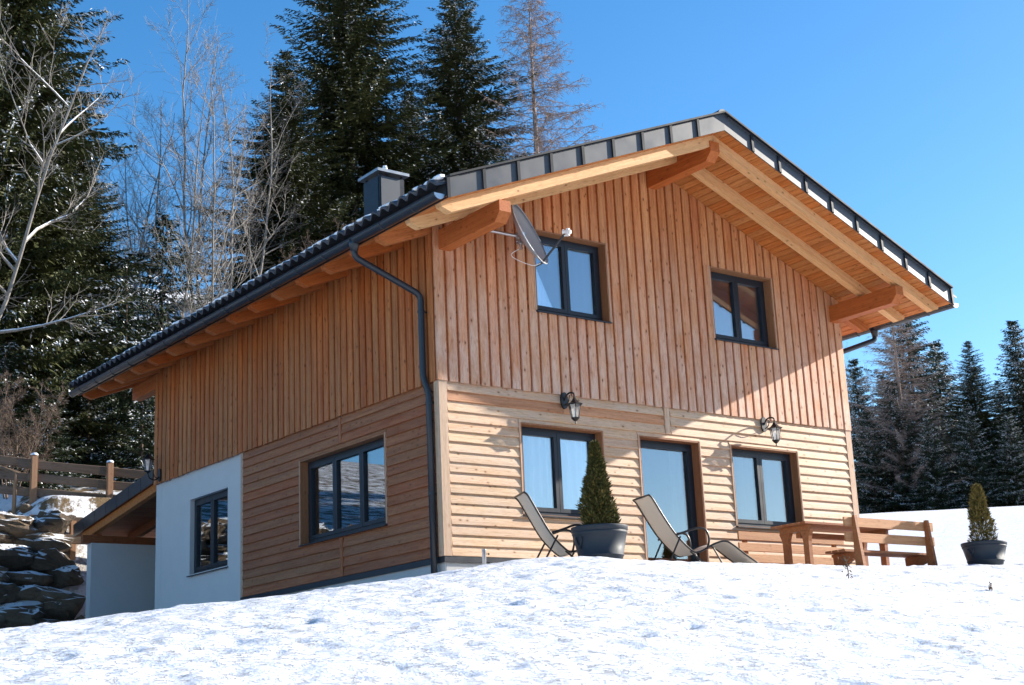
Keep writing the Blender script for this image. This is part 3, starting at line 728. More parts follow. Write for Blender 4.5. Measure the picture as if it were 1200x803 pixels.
def downpipe(pts, label, brk):
    P_ = []
    for i, p in enumerate(pts):                         # round the bends
        p = np.array(p, float)
        if i in (0, len(pts) - 1): P_.append(p); continue
        a = np.array(pts[i - 1], float) - p; b = np.array(pts[i + 1], float) - p; r = min(0.09, 0.4 * np.linalg.norm(a), 0.4 * np.linalg.norm(b))
        a = p + a / np.linalg.norm(a) * r; b = p + b / np.linalg.norm(b) * r
        for t in (0, 0.25, 0.5, 0.75, 1): P_.append((1 - t) ** 2 * a + 2 * t * (1 - t) * p + t * t * b)
    mb = MB(); mb.tube(P_, 0.048, 14); d = mb.build('downpipe', M['gutter'], house, smooth=True, label=label)
    mb = MB(); c = np.array(pts[0]); mb.tube([c + (0, 0, 0.05), c + (0, 0, -0.02), c + (0, 0, -0.12)], [0.082, 0.075, 0.052], 14); mb.build('outlet', M['gutter'], d, smooth=True)
    for q, qd in brk:
        mb = MB(); mb.tube([np.array(q) + (0, 0, -0.016), np.array(q) + (0, 0, 0.016)], 0.055, 14); mb.tube([q, np.array(q) + qd], 0.012, 6); mb.build('pipe_bracket', M['gutter'], d)
downpipe([(xl, 0.42, zl - 0.06), (xl, 0.42, zl - 0.26), (-0.15, 0.20, zl - 0.76), (-0.15, 0.20, 2.62), (-0.098, 0.14, 2.36), (-0.098, 0.14, -0.5)], 'long dark downpipe bending down to the near house corner', [((-0.15, 0.20, 3.6), (0.12, 0, 0)), ((-0.098, 0.14, 2.22), (0.09, 0, 0)), ((-0.098, 0.14, 0.9), (0.09, 0, 0))])
downpipe([(xr, 0.05, zr_ - 0.06), (xr, 0.05, zr_ - 0.24), (W + 0.16, 0.30, zr_ - 0.60), (W + 0.16, 0.30, -0.4)], 'downpipe elbow under the right-hand eave', [])

# chimney
cx0, cx1, cy0, cy1 = 1.90, 2.44, 4.5, 5.06
mb = MB(); mb.box((cx0, cy0, 5.7), (cx1, cy1, 7.60)); ch = mb.build('chimney', M['frame'], house, label='square dark sheet-clad chimney with light cap plate')
mb = MB(); mb.box((cx0 + 0.03, cy0 - 0.012, 5.95), (cx1 - 0.10, cy0 - 0.002, 7.585)); mb.build('cladding_panel', M['chimney'], ch)
for yy in (cy0 + 0.02, ): 
    mb = MB(); mb.box((cx0 - 0.012, cy0 + 0.03, 5.75), (cx0 - 0.002, cy1 - 0.03, 7.585)); mb.build('cladding_panel', M['frame'], ch)
mb = MB()
for (px, py) in ((cx0 + 0.04, cy0 + 0.04), (cx1 - 0.04, cy0 + 0.04), (cx0 + 0.04, cy1 - 0.04), (cx1 - 0.04, cy1 - 0.04)): mb.box((px - 0.02, py - 0.02, 7.60), (px + 0.02, py + 0.02, 7.66))
mb.build('cap_foot', M['frame'], ch)
mb = MB(); mb.box((cx0 - 0.075, cy0 - 0.075, 7.655), (cx1 + 0.075, cy1 + 0.075, 7.71)); cpp = mb.build('cap_plate', M['cap'], ch)
mb = MB(); mb.lathe([(0.0, 0.15), (0.035, 0.14), (0.05, 0.09), (0.03, 0.04), (0.06, 0.0), (0.0, 0.0)], ((cx0 + cx1) / 2 - 0.05, cy0 + 0.15, 7.726), 12); mb.build('snow_knob', M['snowcap'], ch, smooth=True)

# open carport behind the house: shed roof falling away from the rear wall, short white back wall
YA, YB = D + 0.02, 14.2
SC = 0.128
def pz_(y): return 2.60 - SC * (y - D)                # underside of the carport boards
CX0, CX1 = -0.05, 5.2
mb = MB(); mb.prism([(CX0 + 0.02, YA, pz_(YA) + 0.02), (CX0 + 0.02, YB, pz_(YB) + 0.02), (CX0 + 0.02, YB, pz_(YB) + 0.22), (CX0 + 0.02, YA, pz_(YA) + 0.22)], (CX1 - CX0, 0, 0)); can = mb.build('canopy', M['tile'], house, label='low shed roof of the open carport behind the house')
nb = 26; ln = math.hypot(1, SC); wb = (YB - YA) / nb * ln
for k in range(nb):
    y = YA + k * (YB - YA) / nb
    plank(can, (CX0 + 0.02, y, pz_(y) + 0.02), X_, (0, 1 / ln, -SC / ln), (0, -SC / ln, -1 / ln), CX1 - CX0 - 0.1, wb - 0.008, 0.02, M['beam_dark'], name='soffit_board', b=0.004)
for k in range(7):
    a, b = YA + k * (YB - YA) / 7, YA + (k + 1) * (YB - YA) / 7
    mb = MB(); mb.prism([(CX0 - 0.01, a, pz_(a) - 0.01), (CX0 - 0.01, b - 0.015, pz_(b) - 0.01), (CX0 - 0.014, b - 0.015, pz_(b) + 0.255), (CX0 - 0.014, a, pz_(a) + 0.255)], (0.028, 0, 0)); mb.build('verge_panel', M['gutter'], can)
for i, x in enumerate((0.02, 1.05, 2.1, 3.2, 4.3)):
    mb = MB(); mb.prism([(x, YA, pz_(YA) - 0.002), (x, YB - 0.35, pz_(YB - 0.35) - 0.002), (x, YB - 0.35, pz_(YB - 0.35) - 0.08), (x, YB - 0.45, pz_(YB - 0.45) - 0.17), (x, YA, pz_(YA) - 0.17)], (0.12, 0, 0)); mb.build('canopy_rafter', M['soffit'] if i == 0 else M['beam_dark'], can)
mb = MB(); mb.box((-0.20, 13.22, 1.80), (CX1, 13.36, 1.965)); mb.build('tie_beam', M['beam_dark'], can)
mb = MB(); mb.box((-0.03, 13.18, -1.5), (CX1, 13.42, 1.798)); mb.build('canopy_wall', M['plaster'], can)
mb = MB(); mb.prism([(CX1 - 0.02, D + 0.01, -1.5), (CX1 - 0.02, 13.42, -1.5), (CX1 - 0.02, 13.42, pz_(13.42) + 0.03), (CX1 - 0.02, D + 0.01, pz_(D) + 0.03)], (0.24, 0, 0)); mb.build('canopy_wall', M['plaster'], can)  # unseen end wall, added to keep sun off the carport back wall
for x in (0.10, 2.6):
    mb = MB(); mb.box((x, 13.24, 1.967), (x + 0.12, 13.34, pz_(13.3) - 0.172)); mb.build('prop', M['beam_dark'], can)

# ------------------------------------------------------------------ things fixed to the house
def lantern(loc, rz, label, up=False):
    """wall lantern, local: wall plane x-z at y=0, arm towards -y"""
    t = local_thing('wall_lantern', label, 'lantern', 'black wall lanterns on the house')
    mb = MB(); mb.prism([(0.055 * math.cos(a) , 0.0, 0.105 * math.sin(a)) for a in [2 * math.pi * k / 16 for k in range(16)]], (0, -0.022, 0)); mb.build('back_plate', M['iron'], t)
    if up: arm = [(0, -0.02, -0.03), (0, -0.08, -0.08), (0, -0.17, -0.06), (0, -0.20, 0.0)]; zl_ = 0.02
    else: arm = [(0, -0.02, 0.0), (0, -0.06, 0.055), (0, -0.13, 0.075), (0, -0.20, 0.05), (0, -0.205, 0.0)]; zl_ = -0.30
    mb = MB(); mb.tube(smooth_path(arm, 5), 0.011, 8); mb.tube(smooth_path([(0, -0.03, -0.06), (0, -0.09, -0.03), (0, -0.12, 0.05)], 4), 0.007, 6); mb.build('arm', M['iron'], t, smooth=True)
    c = (0, -0.205, zl_)
    if not up:
        mb = MB(); mb.lathe([(0.0, 0.315), (0.012, 0.305), (0.02, 0.29), (0.035, 0.265), (0.065, 0.235), (0.105, 0.215), (0.100, 0.205), (0.07, 0.207), (0.0, 0.207)], c, 6); mb.build('hood', M['iron'], t)
        top, bot, rt, rb = 0.206, 0.045, 0.072, 0.045
        mb = MB(); mb.lathe([(0.0, -0.03), (0.010, -0.025), (0.008, 0.0), (0.03, 0.018), (0.055, 0.046), (0.05, 0.05), (0.0, 0.05)], c, 12); mb.build('finial', M['iron'], t)
    else:
        top, bot, rt, rb = 0.20, 0.03, 0.075, 0.045
        mb = MB(); mb.lathe([(0.0, 0.33), (0.012, 0.32), (0.02, 0.30), (0.05, 0.26), (0.105, 0.215), (0.1, 0.2), (0.0, 0.2)], c, 6); mb.build('hood', M['iron'], t)
        mb = MB(); mb.lathe([(0.0, -0.02), (0.02, 0.0), (0.055, 0.028), (0.05, 0.034), (0.0, 0.034)], c, 12); mb.build('finial', M['iron'], t)
    mb = MB(); mb.lathe([(rb, bot), (rt, top)], c, 6); mb.build('glass', M['lampglass'], t)
    mb = MB(); mb.lathe([(0.0, bot + 0.01), (0.016, bot + 0.01), (0.02, bot + 0.06), (0.012, bot + 0.10), (0.0, bot + 0.105)], c, 10); mb.build('bulb', M['plastic_white'], t, smooth=True)
    for k in range(6):
        a = 2 * math.pi * k / 6
        mb = MB(); mb.tube([(c[0] + (rb + 0.002) * math.cos(a), c[1] + (rb + 0.002) * math.sin(a), c[2] + bot), (c[0] + (rt + 0.002) * math.cos(a), c[1] + (rt + 0.002) * math.sin(a), c[2] + top)], 0.0055, 5); mb.build('cage_bar', M['iron'], t)
    place(t, loc, rz, 1.25); return t
lantern((2.27, -0.045, 2.44), 0, 'black wall lantern above the ground-floor window behind the potted conifer')
lantern((6.66, -0.045, 2.44), 0, 'black wall lantern above the window near the wall bench')
lantern((-0.065, 9.62, 2.68), -math.pi / 2, 'black upright lantern at the rear end of the side wall by the canopy', up=True)

def sat_dish():
    C0 = np.array((1.23, -0.72, 4.78)); n = np.array((0.47, -0.77, 0.36)); n /= np.linalg.norm(n)
    t = thing('satellite_dish', 'grey satellite dish on a bracket beside the upper window', 'satellite dish', (0.55, -0.06, 4.78))
    side = np.cross((0, 0, 1), n); side /= np.linalg.norm(side); up_ = np.cross(n, side); R_ = 0.51; dep = 0.13
    # tip the long axis a little, as the photo shows the dish leaning
    ca, sa = math.cos(0.0), math.sin(0.0); side, up_ = side * ca + up_ * sa, up_ * ca - side * sa
    v = []; f = []; nr, na = 7, 32
    for sgn in (0, 1):
        for i in range(nr + 1):
            q = i / nr
            for k in range(na):
                a = 2 * math.pi * k / na; p = C0 + side * (R_ * 0.93 * q * math.cos(a)) + up_ * (R_ * 1.05 * q * math.sin(a)) + n * (dep * (q * q - 1)) - n * (0.012 * sgn); v.append(p)
    for sgn in (0, 1):
        o = sgn * (nr + 1) * na
        for i in range(nr):
            for k in range(na):
                q = (o + i * na + k, o + i * na + (k + 1) % na, o + (i + 1) * na + (k + 1) % na, o + (i + 1) * na + k); f.append(q if sgn == 0 else q[::-1])
    o = (nr + 1) * na
    for k in range(na): f.append((nr * na + k, nr * na + (k + 1) % na, o + nr * na + (k + 1) % na, o + nr * na + k))
    mk('reflector', v, f, M['dish'], t, smooth=True)
    mb = MB(); mb.tube([C0 + side * (R_ * 0.935 * math.cos(2 * math.pi * k / 32)) + up_ * (R_ * 1.055 * math.sin(2 * math.pi * k / 32)) for k in range(33)], 0.009, 6); mb.build('rim', M['cap'], t, smooth=True)
    low = C0 - up_ * R_ * 1.03 - n * 0.02; lnb = np.array(LNB)
    mb = MB(); mb.tube([low - n * 0.10 , low, low + (lnb - low) * 0.93], 0.018, 8); mb.build('arm', M['gutter'], t)
    d = (C0 - lnb); d /= np.linalg.norm(d)
    mb = MB(); mb.tube([lnb - d * 0.07, lnb - d * 0.01, lnb, lnb + d * 0.05, lnb + d * 0.055], [0.03, 0.03, 0.022, 0.035, 0.04], 12); l = mb.build('feed_horn', M['plastic_white'], t, smooth=False)
    mb = MB(); mb.tube([lnb - d * 0.02 + np.array((0, 0, -0.06)), lnb - d * 0.02 + np.array((0, 0, 0.05))], 0.028, 10); mb.tube([low + (lnb - low) * 0.88, lnb - d * 0.02 + np.array((0, 0, -0.05))], 0.014, 6); mb.build('feed_clamp', M['plastic_white'], t)
    back = C0 - n * 0.16
    mb = MB(); mb.box(back - (0.05, 0.05, 0.09), back + (0.05, 0.05, 0.09)); mb.tube([back - np.array((0, 0, 0.17)), back + np.array((0, 0, 0.12))], 0.024, 10)
    for q in (-0.06, 0.0, 0.06): mb.tube([back + np.array((-0.09, 0, q)), back + np.array((0.06, 0, q))], 0.010, 6)
    mb.tube([back, C0 - n * 0.11], 0.05, 8); mb.build('mount', M['steel'], t)
    mb = MB(); mb.tube(smooth_path([(0.62, -0.05, 4.86), (0.66, -0.30, 4.86), back + np.array((-0.02, 0.03, 0.04))], 5), 0.024, 10); mb.box((0.56, -0.075, 4.79), (0.68, -0.058, 4.93)); mb.build('wall_bracket', M['steel'], t)
    mb = MB(); mb.tube(smooth_path([low + n * 0.02, low + np.array((-0.12, 0.1, -0.03)), low + np.array((-0.30, 0.35, 0.16)), back + np.array((0.02, 0.03, -0.14))], 8), 0.006, 5); mb.build('cable', M['plastic_white'], t)
LNB = (1.50, -1.26, 4.68)
sat_dish()

# ------------------------------------------------------------------ terrace furniture and pots
def pot(x, y, rt, h, label, rz=0.0, tilt=0.0):
    z = snow_z(x, y) - 0.05; t = thing('plant_pot', label, 'plant pot', (0, 0, 0), 0, 'dark plastic plant pots')
    rb = rt * 0.70
    mb = MB(); mb.lathe([(rb * 0.96, 0.0), (rb, 0.01), (rb + (rt - rb) * 0.28, h * 0.28), (rb + (rt - rb) * 0.28 + 0.008, h * 0.285), (rb + (rt - rb) * 0.31 + 0.008, h * 0.32), (rb + (rt - rb) * 0.31, h * 0.325), (rb + (rt - rb) * 0.80, h * 0.80),
                         (rt * 0.965, h * 0.82), (rt * 0.975, h * 0.86), (rt * 0.955, h * 0.865), (rt * 0.965, h * 0.885)], n=40); body = mb.build('body', M['pot'], t, smooth=True)
    mb = MB(); mb.lathe([(rt * 0.965, h * 0.885), (rt * 0.99, h * 0.90), (rt, h * 0.97), (rt, h), (rt * 0.93, h), (rt * 0.90, h * 0.9), (rt * 0.88, h * 0.84)], n=40); mb.build('rim', M['pot'], t, smooth=True)
    mb = MB(); mb.lathe([(0.0, h * 0.92), (rt * 0.5, h * 0.925), (rt * 0.91, h * 0.90)], n=24); mb.build('soil', M['soil'], t, smooth=True)
    for a0 in (-0.95, math.pi - 0.95):            # moulded drop handles
        def on(a, q): rr = rb + (rt - rb) * q + 0.012; return (rr * math.cos(a), rr * math.sin(a), h * q)
        mb = MB(); mb.tube(smooth_path([on(a0 - 0.16, 0.74), on(a0 - 0.13, 0.62), on(a0, 0.53), on(a0 + 0.13, 0.62), on(a0 + 0.16, 0.74)], 4), 0.012, 6)
        mb.tube([on(a0 - 0.025, 0.5), on(a0 + 0.025, 0.5)], 0.025, 8); mb.build('handle', M['pot'], t, smooth=True)
    place(t, (x, y, z), rz); t.rotation_mode = 'XYZ'
    t.matrix_basis = Matrix.Translation((x, y, z)) @ Matrix.Rotation(tilt, 4, 'Y') @ Matrix.Rotation(rz, 4, 'Z')
    return z + h * 0.9
def kites(base, d, L_, w_, roll):
    """array of leaf kites: base (n,3), direction (n,3), length, width"""
    d = d / np.linalg.norm(d, axis=1, keepdims=True); a = np.cross(d, roll); a /= (np.linalg.norm(a, axis=1, keepdims=True) + 1e-9)
    m = base + d * (L_ * 0.45)[:, None]
    return np.stack([base, m + a * (w_ / 2)[:, None], base + d * L_[:, None], m - a * (w_ / 2)[:, None]], 1).reshape(-1, 3)
def quads(n): return np.arange(4 * n).reshape(n, 4)
def potted_conifer(x, y, z, h, rmax, label, seed, gold=0.0, lean=0.0, taper=1.0, snow=0.0, n=15000):
    R = np.random.default_rng(seed); t = thing('potted_conifer', label, 'conifer', (x, y, z), 0, 'potted conifers')
    zz = R.random(n) ** 0.85; prof = np.clip(np.minimum((1 - zz) ** taper * 1.06 + 0.05, 0.62 + zz * 2.6), 0.03, 1) * rmax
    a = R.uniform(0, 2 * math.pi, n); lump = 1 + 0.20 * np.sin(a * 3 + zz * 9 + seed) + 0.16 * np.sin(a * 5 - zz * 17) + 0.14 * np.sin(a * 9 + zz * 31)
    rr = prof * lump * (0.45 + 0.55 * np.sqrt(R.random(n)))
    base = np.stack([x + rr * np.cos(a) + lean * zz * h, y + rr * np.sin(a), z - 0.04 + zz * h * 0.97], -1)
    d = np.stack([np.cos(a) * 0.75, np.sin(a) * 0.75, np.full(n, 0.8)], -1) + R.normal(0, 0.45, (n, 3))
    v = kites(base, d, R.uniform(0.035, 0.085, n), R.uniform(0.013, 0.026, n), R.normal(0, 1, (n, 3)))
    mi = np.where(R.random(n) < gold, 1, 0); mi[(R.random(n) < snow) & (zz < 0.4)] = 2
    mk('crown', v, quads(n), [M['thuja'], M['thuja_gold'], M['snowcap']], t, mi=mi)
    mb = MB(); mb.tube([(x, y, z - 0.1), (x, y, z + 0.15), (x + lean * h * 0.8, y, z + h * 0.85)], [0.025, 0.022, 0.006], 7); mb.build('trunk', M['bark'], t)
pz = pot(1.12, -2.05, 0.385, 0.56, 'large dark grey pot standing between the two sun loungers', 0.9)
potted_conifer(1.12, -2.05, pz, 1.27, 0.225, 'dense dark green cone-shaped conifer in the pot between the sun loungers', 3, gold=0.22, taper=0.92)
pz = pot(7.75, -3.36, 0.345, 0.40, 'dark grey pot standing alone in the snow right of the bench', 0.9, 0.03)
potted_conifer(7.75, -3.36, pz, 0.98, 0.165, 'slim yellowish conifer in the lone pot right of the bench', 8, gold=0.75, taper=0.62, snow=0.16, n=6500)

def lounger(x, y, label, pts, legs, arm, wdt, rz=0.0):
    """reclining garden chair: sling profile pts in (x,z), chair runs along x, width along y"""
    z0 = snow_z(x, y); t = thing('sun_lounger', label, 'sun lounger', (x, y, z0), 0, 'mesh sun loungers on the terrace')
    P3 = lambda q, yy: (x + q[0], y + yy, z0 + q[1])
    prof = smooth_path([(a, 0, b) for a, b in pts], 6); v = []; f = []; n = len(prof); m = 7
    for i, p in enumerate(prof):
        for k in range(m):
            s = k / (m - 1) * 2 - 1; v.append((x + p[0], y + s * wdt / 2 * 0.95, z0 + p[2] - 0.018 * (1 - s * s)))
    for i in range(n - 1):
        for k in range(m - 1): a = i * m + k; f.append((a, a + 1, a + m + 1, a + m))
    o = mk('sling', v, f, M['sling'], t, smooth=True); sm = o.modifiers.new('thickness', 'SOLIDIFY'); sm.thickness = 0.006
    for s in (-1, 1):
        mb = MB(); mb.tube([(x + p[0], y + s * wdt / 2, z0 + p[2]) for p in prof], 0.014, 8); mb.build('side_rail', M['tube'], t, smooth=True)
    for q in (pts[0], pts[-1]): mb = MB(); mb.tube([P3(q, -wdt / 2), P3(q, wdt / 2)], 0.014, 8); mb.build('cross_bar', M['tube'], t)
    for s in (-1, 1):
        for a, b in legs:
            mb = MB(); mb.tube([P3(a, s * (wdt / 2 + 0.03)), P3(b, s * (wdt / 2 + 0.03))], 0.0135, 8); mb.build('leg', M['tube'], t)
        mb = MB(); mb.tube(smooth_path([P3(q, s * (wdt / 2 + 0.03)) for q in arm], 6), 0.016, 8); mb.build('armrest', M['tube'], t, smooth=True)
    for a, b in legs: mb = MB(); mb.tube([P3(b, -wdt / 2 - 0.03), P3(b, wdt / 2 + 0.03)], 0.012, 6); mb.build('foot_bar', M['tube'], t)
    t.matrix_basis = Matrix.Translation((x, y, z0)) @ Matrix.Rotation(rz, 4, 'Z')
lounger(1.06, -1.28, 'taupe mesh lounger with upright back left of the large pot',
        [(-0.56, 1.06), (-0.50, 1.0), (-0.36, 0.75), (-0.20, 0.48), (0.0, 0.27), (0.10, 0.24), (0.34, 0.30), (0.55, 0.28)],
        [((-0.12, 0.46), (-0.42, -0.05)), ((-0.02, 0.25), (0.32, -0.05)), ((0.10, 0.22), (-0.10, -0.05))],
        [(-0.20, 0.50), (-0.05, 0.54), (0.14, 0.60), (0.26, 0.57), (0.29, 0.44), (0.26, 0.30)], 0.46, -0.36)
lounger(3.02, -1.70, 'taupe mesh lounger with raised footrest in front of the glass door',
        [(-0.66, 1.05), (-0.60, 0.99), (-0.46, 0.76), (-0.28, 0.50), (-0.04, 0.27), (0.10, 0.25), (0.34, 0.36), (0.52, 0.40), (0.64, 0.35), (0.84, 0.21), (1.04, 0.08)],
        [((-0.22, 0.46), (-0.50, -0.05)), ((-0.08, 0.25), (0.30, -0.05)), ((0.30, 0.30), (0.50, -0.05))],
        [(-0.28, 0.48), (-0.12, 0.53), (0.08, 0.58), (0.20, 0.55), (0.24, 0.42), (0.20, 0.28)], 0.50, -0.26)

def bench(x0, x1, y, facing, label, group, z0, boards, back=True):
    """garden bench along x; facing +1: seat lies towards +y of the backrest, -1: towards -y"""
    t = thing('garden_bench', label, 'bench', ((x0 + x1) / 2, y, z0), 0, group); g = facing
    for bz in boards[0]: plank(t, (x0, y, z0 + bz), X_, Z_, (0, g, 0), x1 - x0, 0.135, 0.032, M['bench'] if not isinstance(boards[0], dict) else boards[0][bz], name='backrest_board')
    for k in range(3): plank(t, (x0, y + g * (0.06 + k * 0.125), z0 + 0.20), X_, (0, g, 0), (0, 0, g if False else 1), x1 - x0, 0.112, 0.034, M['bench'], name='seat_board')
    for x in (x0 + 0.16, x1 - 0.22):
        mb = MB(); yb = y - g * 0.004
        mb.prism([(x, yb, z0 + 0.72), (x, yb - g * 0.05, z0 + 0.72), (x, yb - g * 0.16, z0 - 0.30), (x, yb - g * 0.01, z0 - 0.30), (x, yb + g * 0.02, z0 + 0.10)], (0.06, 0, 0)); mb.build('back_post', M['bench'], t)
        mb = MB(); mb.prism([(x + 0.002, yb + g * 0.02, z0 + 0.195), (x + 0.002, yb + g * 0.43, z0 + 0.195), (x + 0.002, yb + g * 0.40, z0 - 0.30), (x + 0.002, yb + g * 0.26, z0 - 0.30), (x + 0.002, yb + g * 0.24, z0 + 0.02), (x + 0.002, yb + g * 0.02, z0 + 0.09)], (0.056, 0, 0)); mb.build('seat_support', M['bench'], t)
zt0 = snow_z(5.9, -2.6)
bench(5.02, 7.06, -2.98, 1, 'brown plank bench with its back to the snow slope, nearest the camera', 'garden benches at the table', snow_z(6.0, -3.0) + 0.02, ({0.56: M['bench_sunlit'], 0.335: M['bench_sunlit']},))
bench(5.42, 7.95, -0.42, -1, 'brown plank bench set against the house wall behind the table', 'garden benches at the table', snow_z(6.5, -0.6) - 0.02, ({0.66: M['bench_sunlit'], 0.48: M['bench_sunlit'], 0.30: M['bench_sunlit']},))
def table():
    x0, x1, ya, yb = 4.80, 6.90, -2.42, -1.72; z0 = snow_z(5.8, -2.1); zt = 0.385
    t = thing('garden_table', 'brown wooden plank table between the two benches', 'table', ((x0 + x1) / 2, (ya + yb) / 2, z0))
    nb = 6; w_ = (yb - ya) / nb
    for k in range(nb): plank(t, (x0, ya + k * w_ + 0.004, zt - 0.032), X_, Y_, Z_, x1 - x0, w_ - 0.008, 0.032, M['bench'], name='table_board')
    for x in (x0 + 0.14, x1 - 0.22):
        mb = MB(); mb.box((x, ya + 0.05, zt - 0.115), (x + 0.07, yb - 0.05, zt - 0.034)); mb.build('cross_beam', M['bench'], t)
        for yy in (ya + 0.09, yb - 0.20):
            mb = MB(); s = 1
            mb.prism([(x - 0.002, yy - 0.05, zt - 0.117), (x - 0.002, yy + 0.16, zt - 0.117), (x - 0.002, yy + 0.12, zt - 0.20), (x - 0.002, yy + 0.105, zt - 0.28), (x - 0.002, yy + 0.105, z0 - 0.3), (x - 0.002, yy, z0 - 0.3), (x - 0.002, yy, zt - 0.28), (x - 0.002, yy - 0.015, zt - 0.20)], (0.074, 0, 0)); mb.build('leg', M['bench'], t)
    mb = MB(); mb.box((x0 + 0.212, -2.11, zt - 0.20), (x1 - 0.222, -2.03, zt - 0.12)); mb.build('stretcher', M['bench'], t)
table()

# parasol socket: short steel tube with two clamp screws
t = thing('steel_post_stub', 'short galvanised tube with two clamp screws at the house corner', 'post', (0.27, -0.56, snow_z(0.27, -0.56)))
mb = MB(); mb.lathe([(0.022, -0.30), (0.028, -0.30), (0.028, 0.02), (0.030, 0.022), (0.030, 0.035), (0.022, 0.035)], (0.27, -0.56, 0.0), 16); mb.build('tube', M['steel'], t, smooth=True)
for z in (-0.03, -0.15):
    mb = MB(); mb.tube([(0.29, -0.56, z), (0.335, -0.575, z)], 0.006, 6); mb.tube([(0.333, -0.575, z), (0.345, -0.579, z)], 0.014, 8); mb.build('clamp_screw', M['iron'], t)

def sprig(x, y, h, label, seed):
    R = np.random.default_rng(seed); z = snow_z(x, y); t = thing('dry_plant', label, 'plant', (x, y, z), 0, 'dry plants poking through the snow'); mb = MB()
    mb.tube(smooth_path([(x, y, z - 0.05), (x + 0.01, y, z + h * 0.4), (x - 0.01, y + 0.01, z + h)], 3), [0.007] * 6 + [0.004], 5)
    for k in range(6):
        a = R.uniform(0, 6.28); s = R.uniform(0.35, 0.9); l = R.uniform(0.2, 0.45) * h
        mb.tube([(x, y, z + h * s), (x + l * math.cos(a), y + l * math.sin(a), z + h * s + l * 0.8)], 0.004, 4)
    mb.build('stem', M['bark'], t); n = int(26 * min(1, h / 0.2))
    base = np.stack([x + R.normal(0, 0.18 * h, n), y + R.normal(0, 0.18 * h, n), z + h * R.uniform(0.05, 1.1, n)], -1)
    mk('leaves', kites(base, R.normal(0, 1, (n, 3)), np.full(n, 0.05), np.full(n, 0.02), R.normal(0, 1, (n, 3))), quads(n), M['brush'], t)
sprig(2.22, -5.3, 0.26, 'small dry twig in the snow before the near bench', 1)
sprig(3.33, -6.5, 0.08, 'tiny dry tuft in the snow below the lone pot', 2)

# ------------------------------------------------------------------ boulder wall and fences on the bank
def boulder_mesh(seed, sx, sy, sz):
    """angular quarry stone: boxy body cut by random planes, chipped surface"""
    R = np.random.default_rng(seed); nu, nv = 13, 18; pl = R.normal(0, 1, (10, 3)) * (1, 1.3, 0.8); pl /= np.linalg.norm(pl, axis=1, keepdims=True); pd = R.uniform(0.74, 1.08, 10)
    v = []; f = []; jit = R.normal(0, 0.022, (nu + 1, nv)); big = R.normal(0, 1, (5, 3)) * 4.0; bp = R.uniform(0, 6.28, 5)
    for i in range(nu + 1):
        for j in range(nv):
            th = math.pi * i / nu; ph = 2 * math.pi * (j + 0.3 * (i % 2)) / nv; d = np.array((math.sin(th) * math.cos(ph), math.sin(th) * math.sin(ph), math.cos(th)))
            c = pl @ d; r = min(1.0 / (abs(d[0]) ** 7 + abs(d[1]) ** 7 + abs(d[2]) ** 7) ** (1 / 7), np.min(np.where(c > 0.05, pd / np.maximum(c, 0.05), 9)))
            r *= 1 + (jit[i, j] if 0 < i < nu else 0) + 0.030 * float(np.sum(np.sign(np.sin(big @ d + bp)))) ; v.append((d[0] * r * sx, d[1] * r * sy, d[2] * r * sz))
    for i in range(nu):
        for j in range(nv): f.append((i * nv + j, (i + 1) * nv + j, (i + 1) * nv + (j + 1) % nv, i * nv + (j + 1) % nv))
    return v, f
sw = thing('boulder_wall', 'dry-stacked wall of rough brown quarry stones with snow on its ledges, left of the carport', 'retaining wall', (-5, 14.2, 0))
k = 0; RB = random.Random(4)
def stone(x, y, z, sx, sy, sz, tilt=0.15):
    global k
    k += 1; v, f = boulder_mesh(100 + k, sx, sy, sz)
    mk('boulder', v, f, M['rock'], sw, Matrix.Translation((x, y, z)) @ Matrix.Rotation(RB.uniform(-0.3, 0.3), 4, 'Z') @ Matrix.Rotation(RB.uniform(-tilt, tilt), 4, 'Y') @ Matrix.Rotation(RB.uniform(-0.25, 0.1), 4, 'X'))
for row in range(9):
    x = -14.0 + RB.uniform(0, 0.6)
    while x < -0.1:
        L_ = RB.uniform(0.5, 1.5); sz = RB.uniform(0.17, 0.29)
        if x + L_ > 0.1: L_ = max(0.5, 0.1 - x)
        stone(x + L_ / 2, 13.85 + row * 0.14 + RB.uniform(-0.14, 0.14), -0.75 + row * 0.385 + RB.uniform(-0.08, 0.08), L_ * 0.52, RB.uniform(0.40, 0.6), sz); x += L_ * 0.95
for q in range(34):                                      # rubble lying on the snowy shoulder
    x = RB.uniform(-13.0, -0.1); y = RB.uniform(15.2, 15.7); a = RB.uniform(0.12, 0.34)
    stone(x, y, gz(x, y) + a * 0.15, a * 1.3, a, a * 0.7, 0.4)
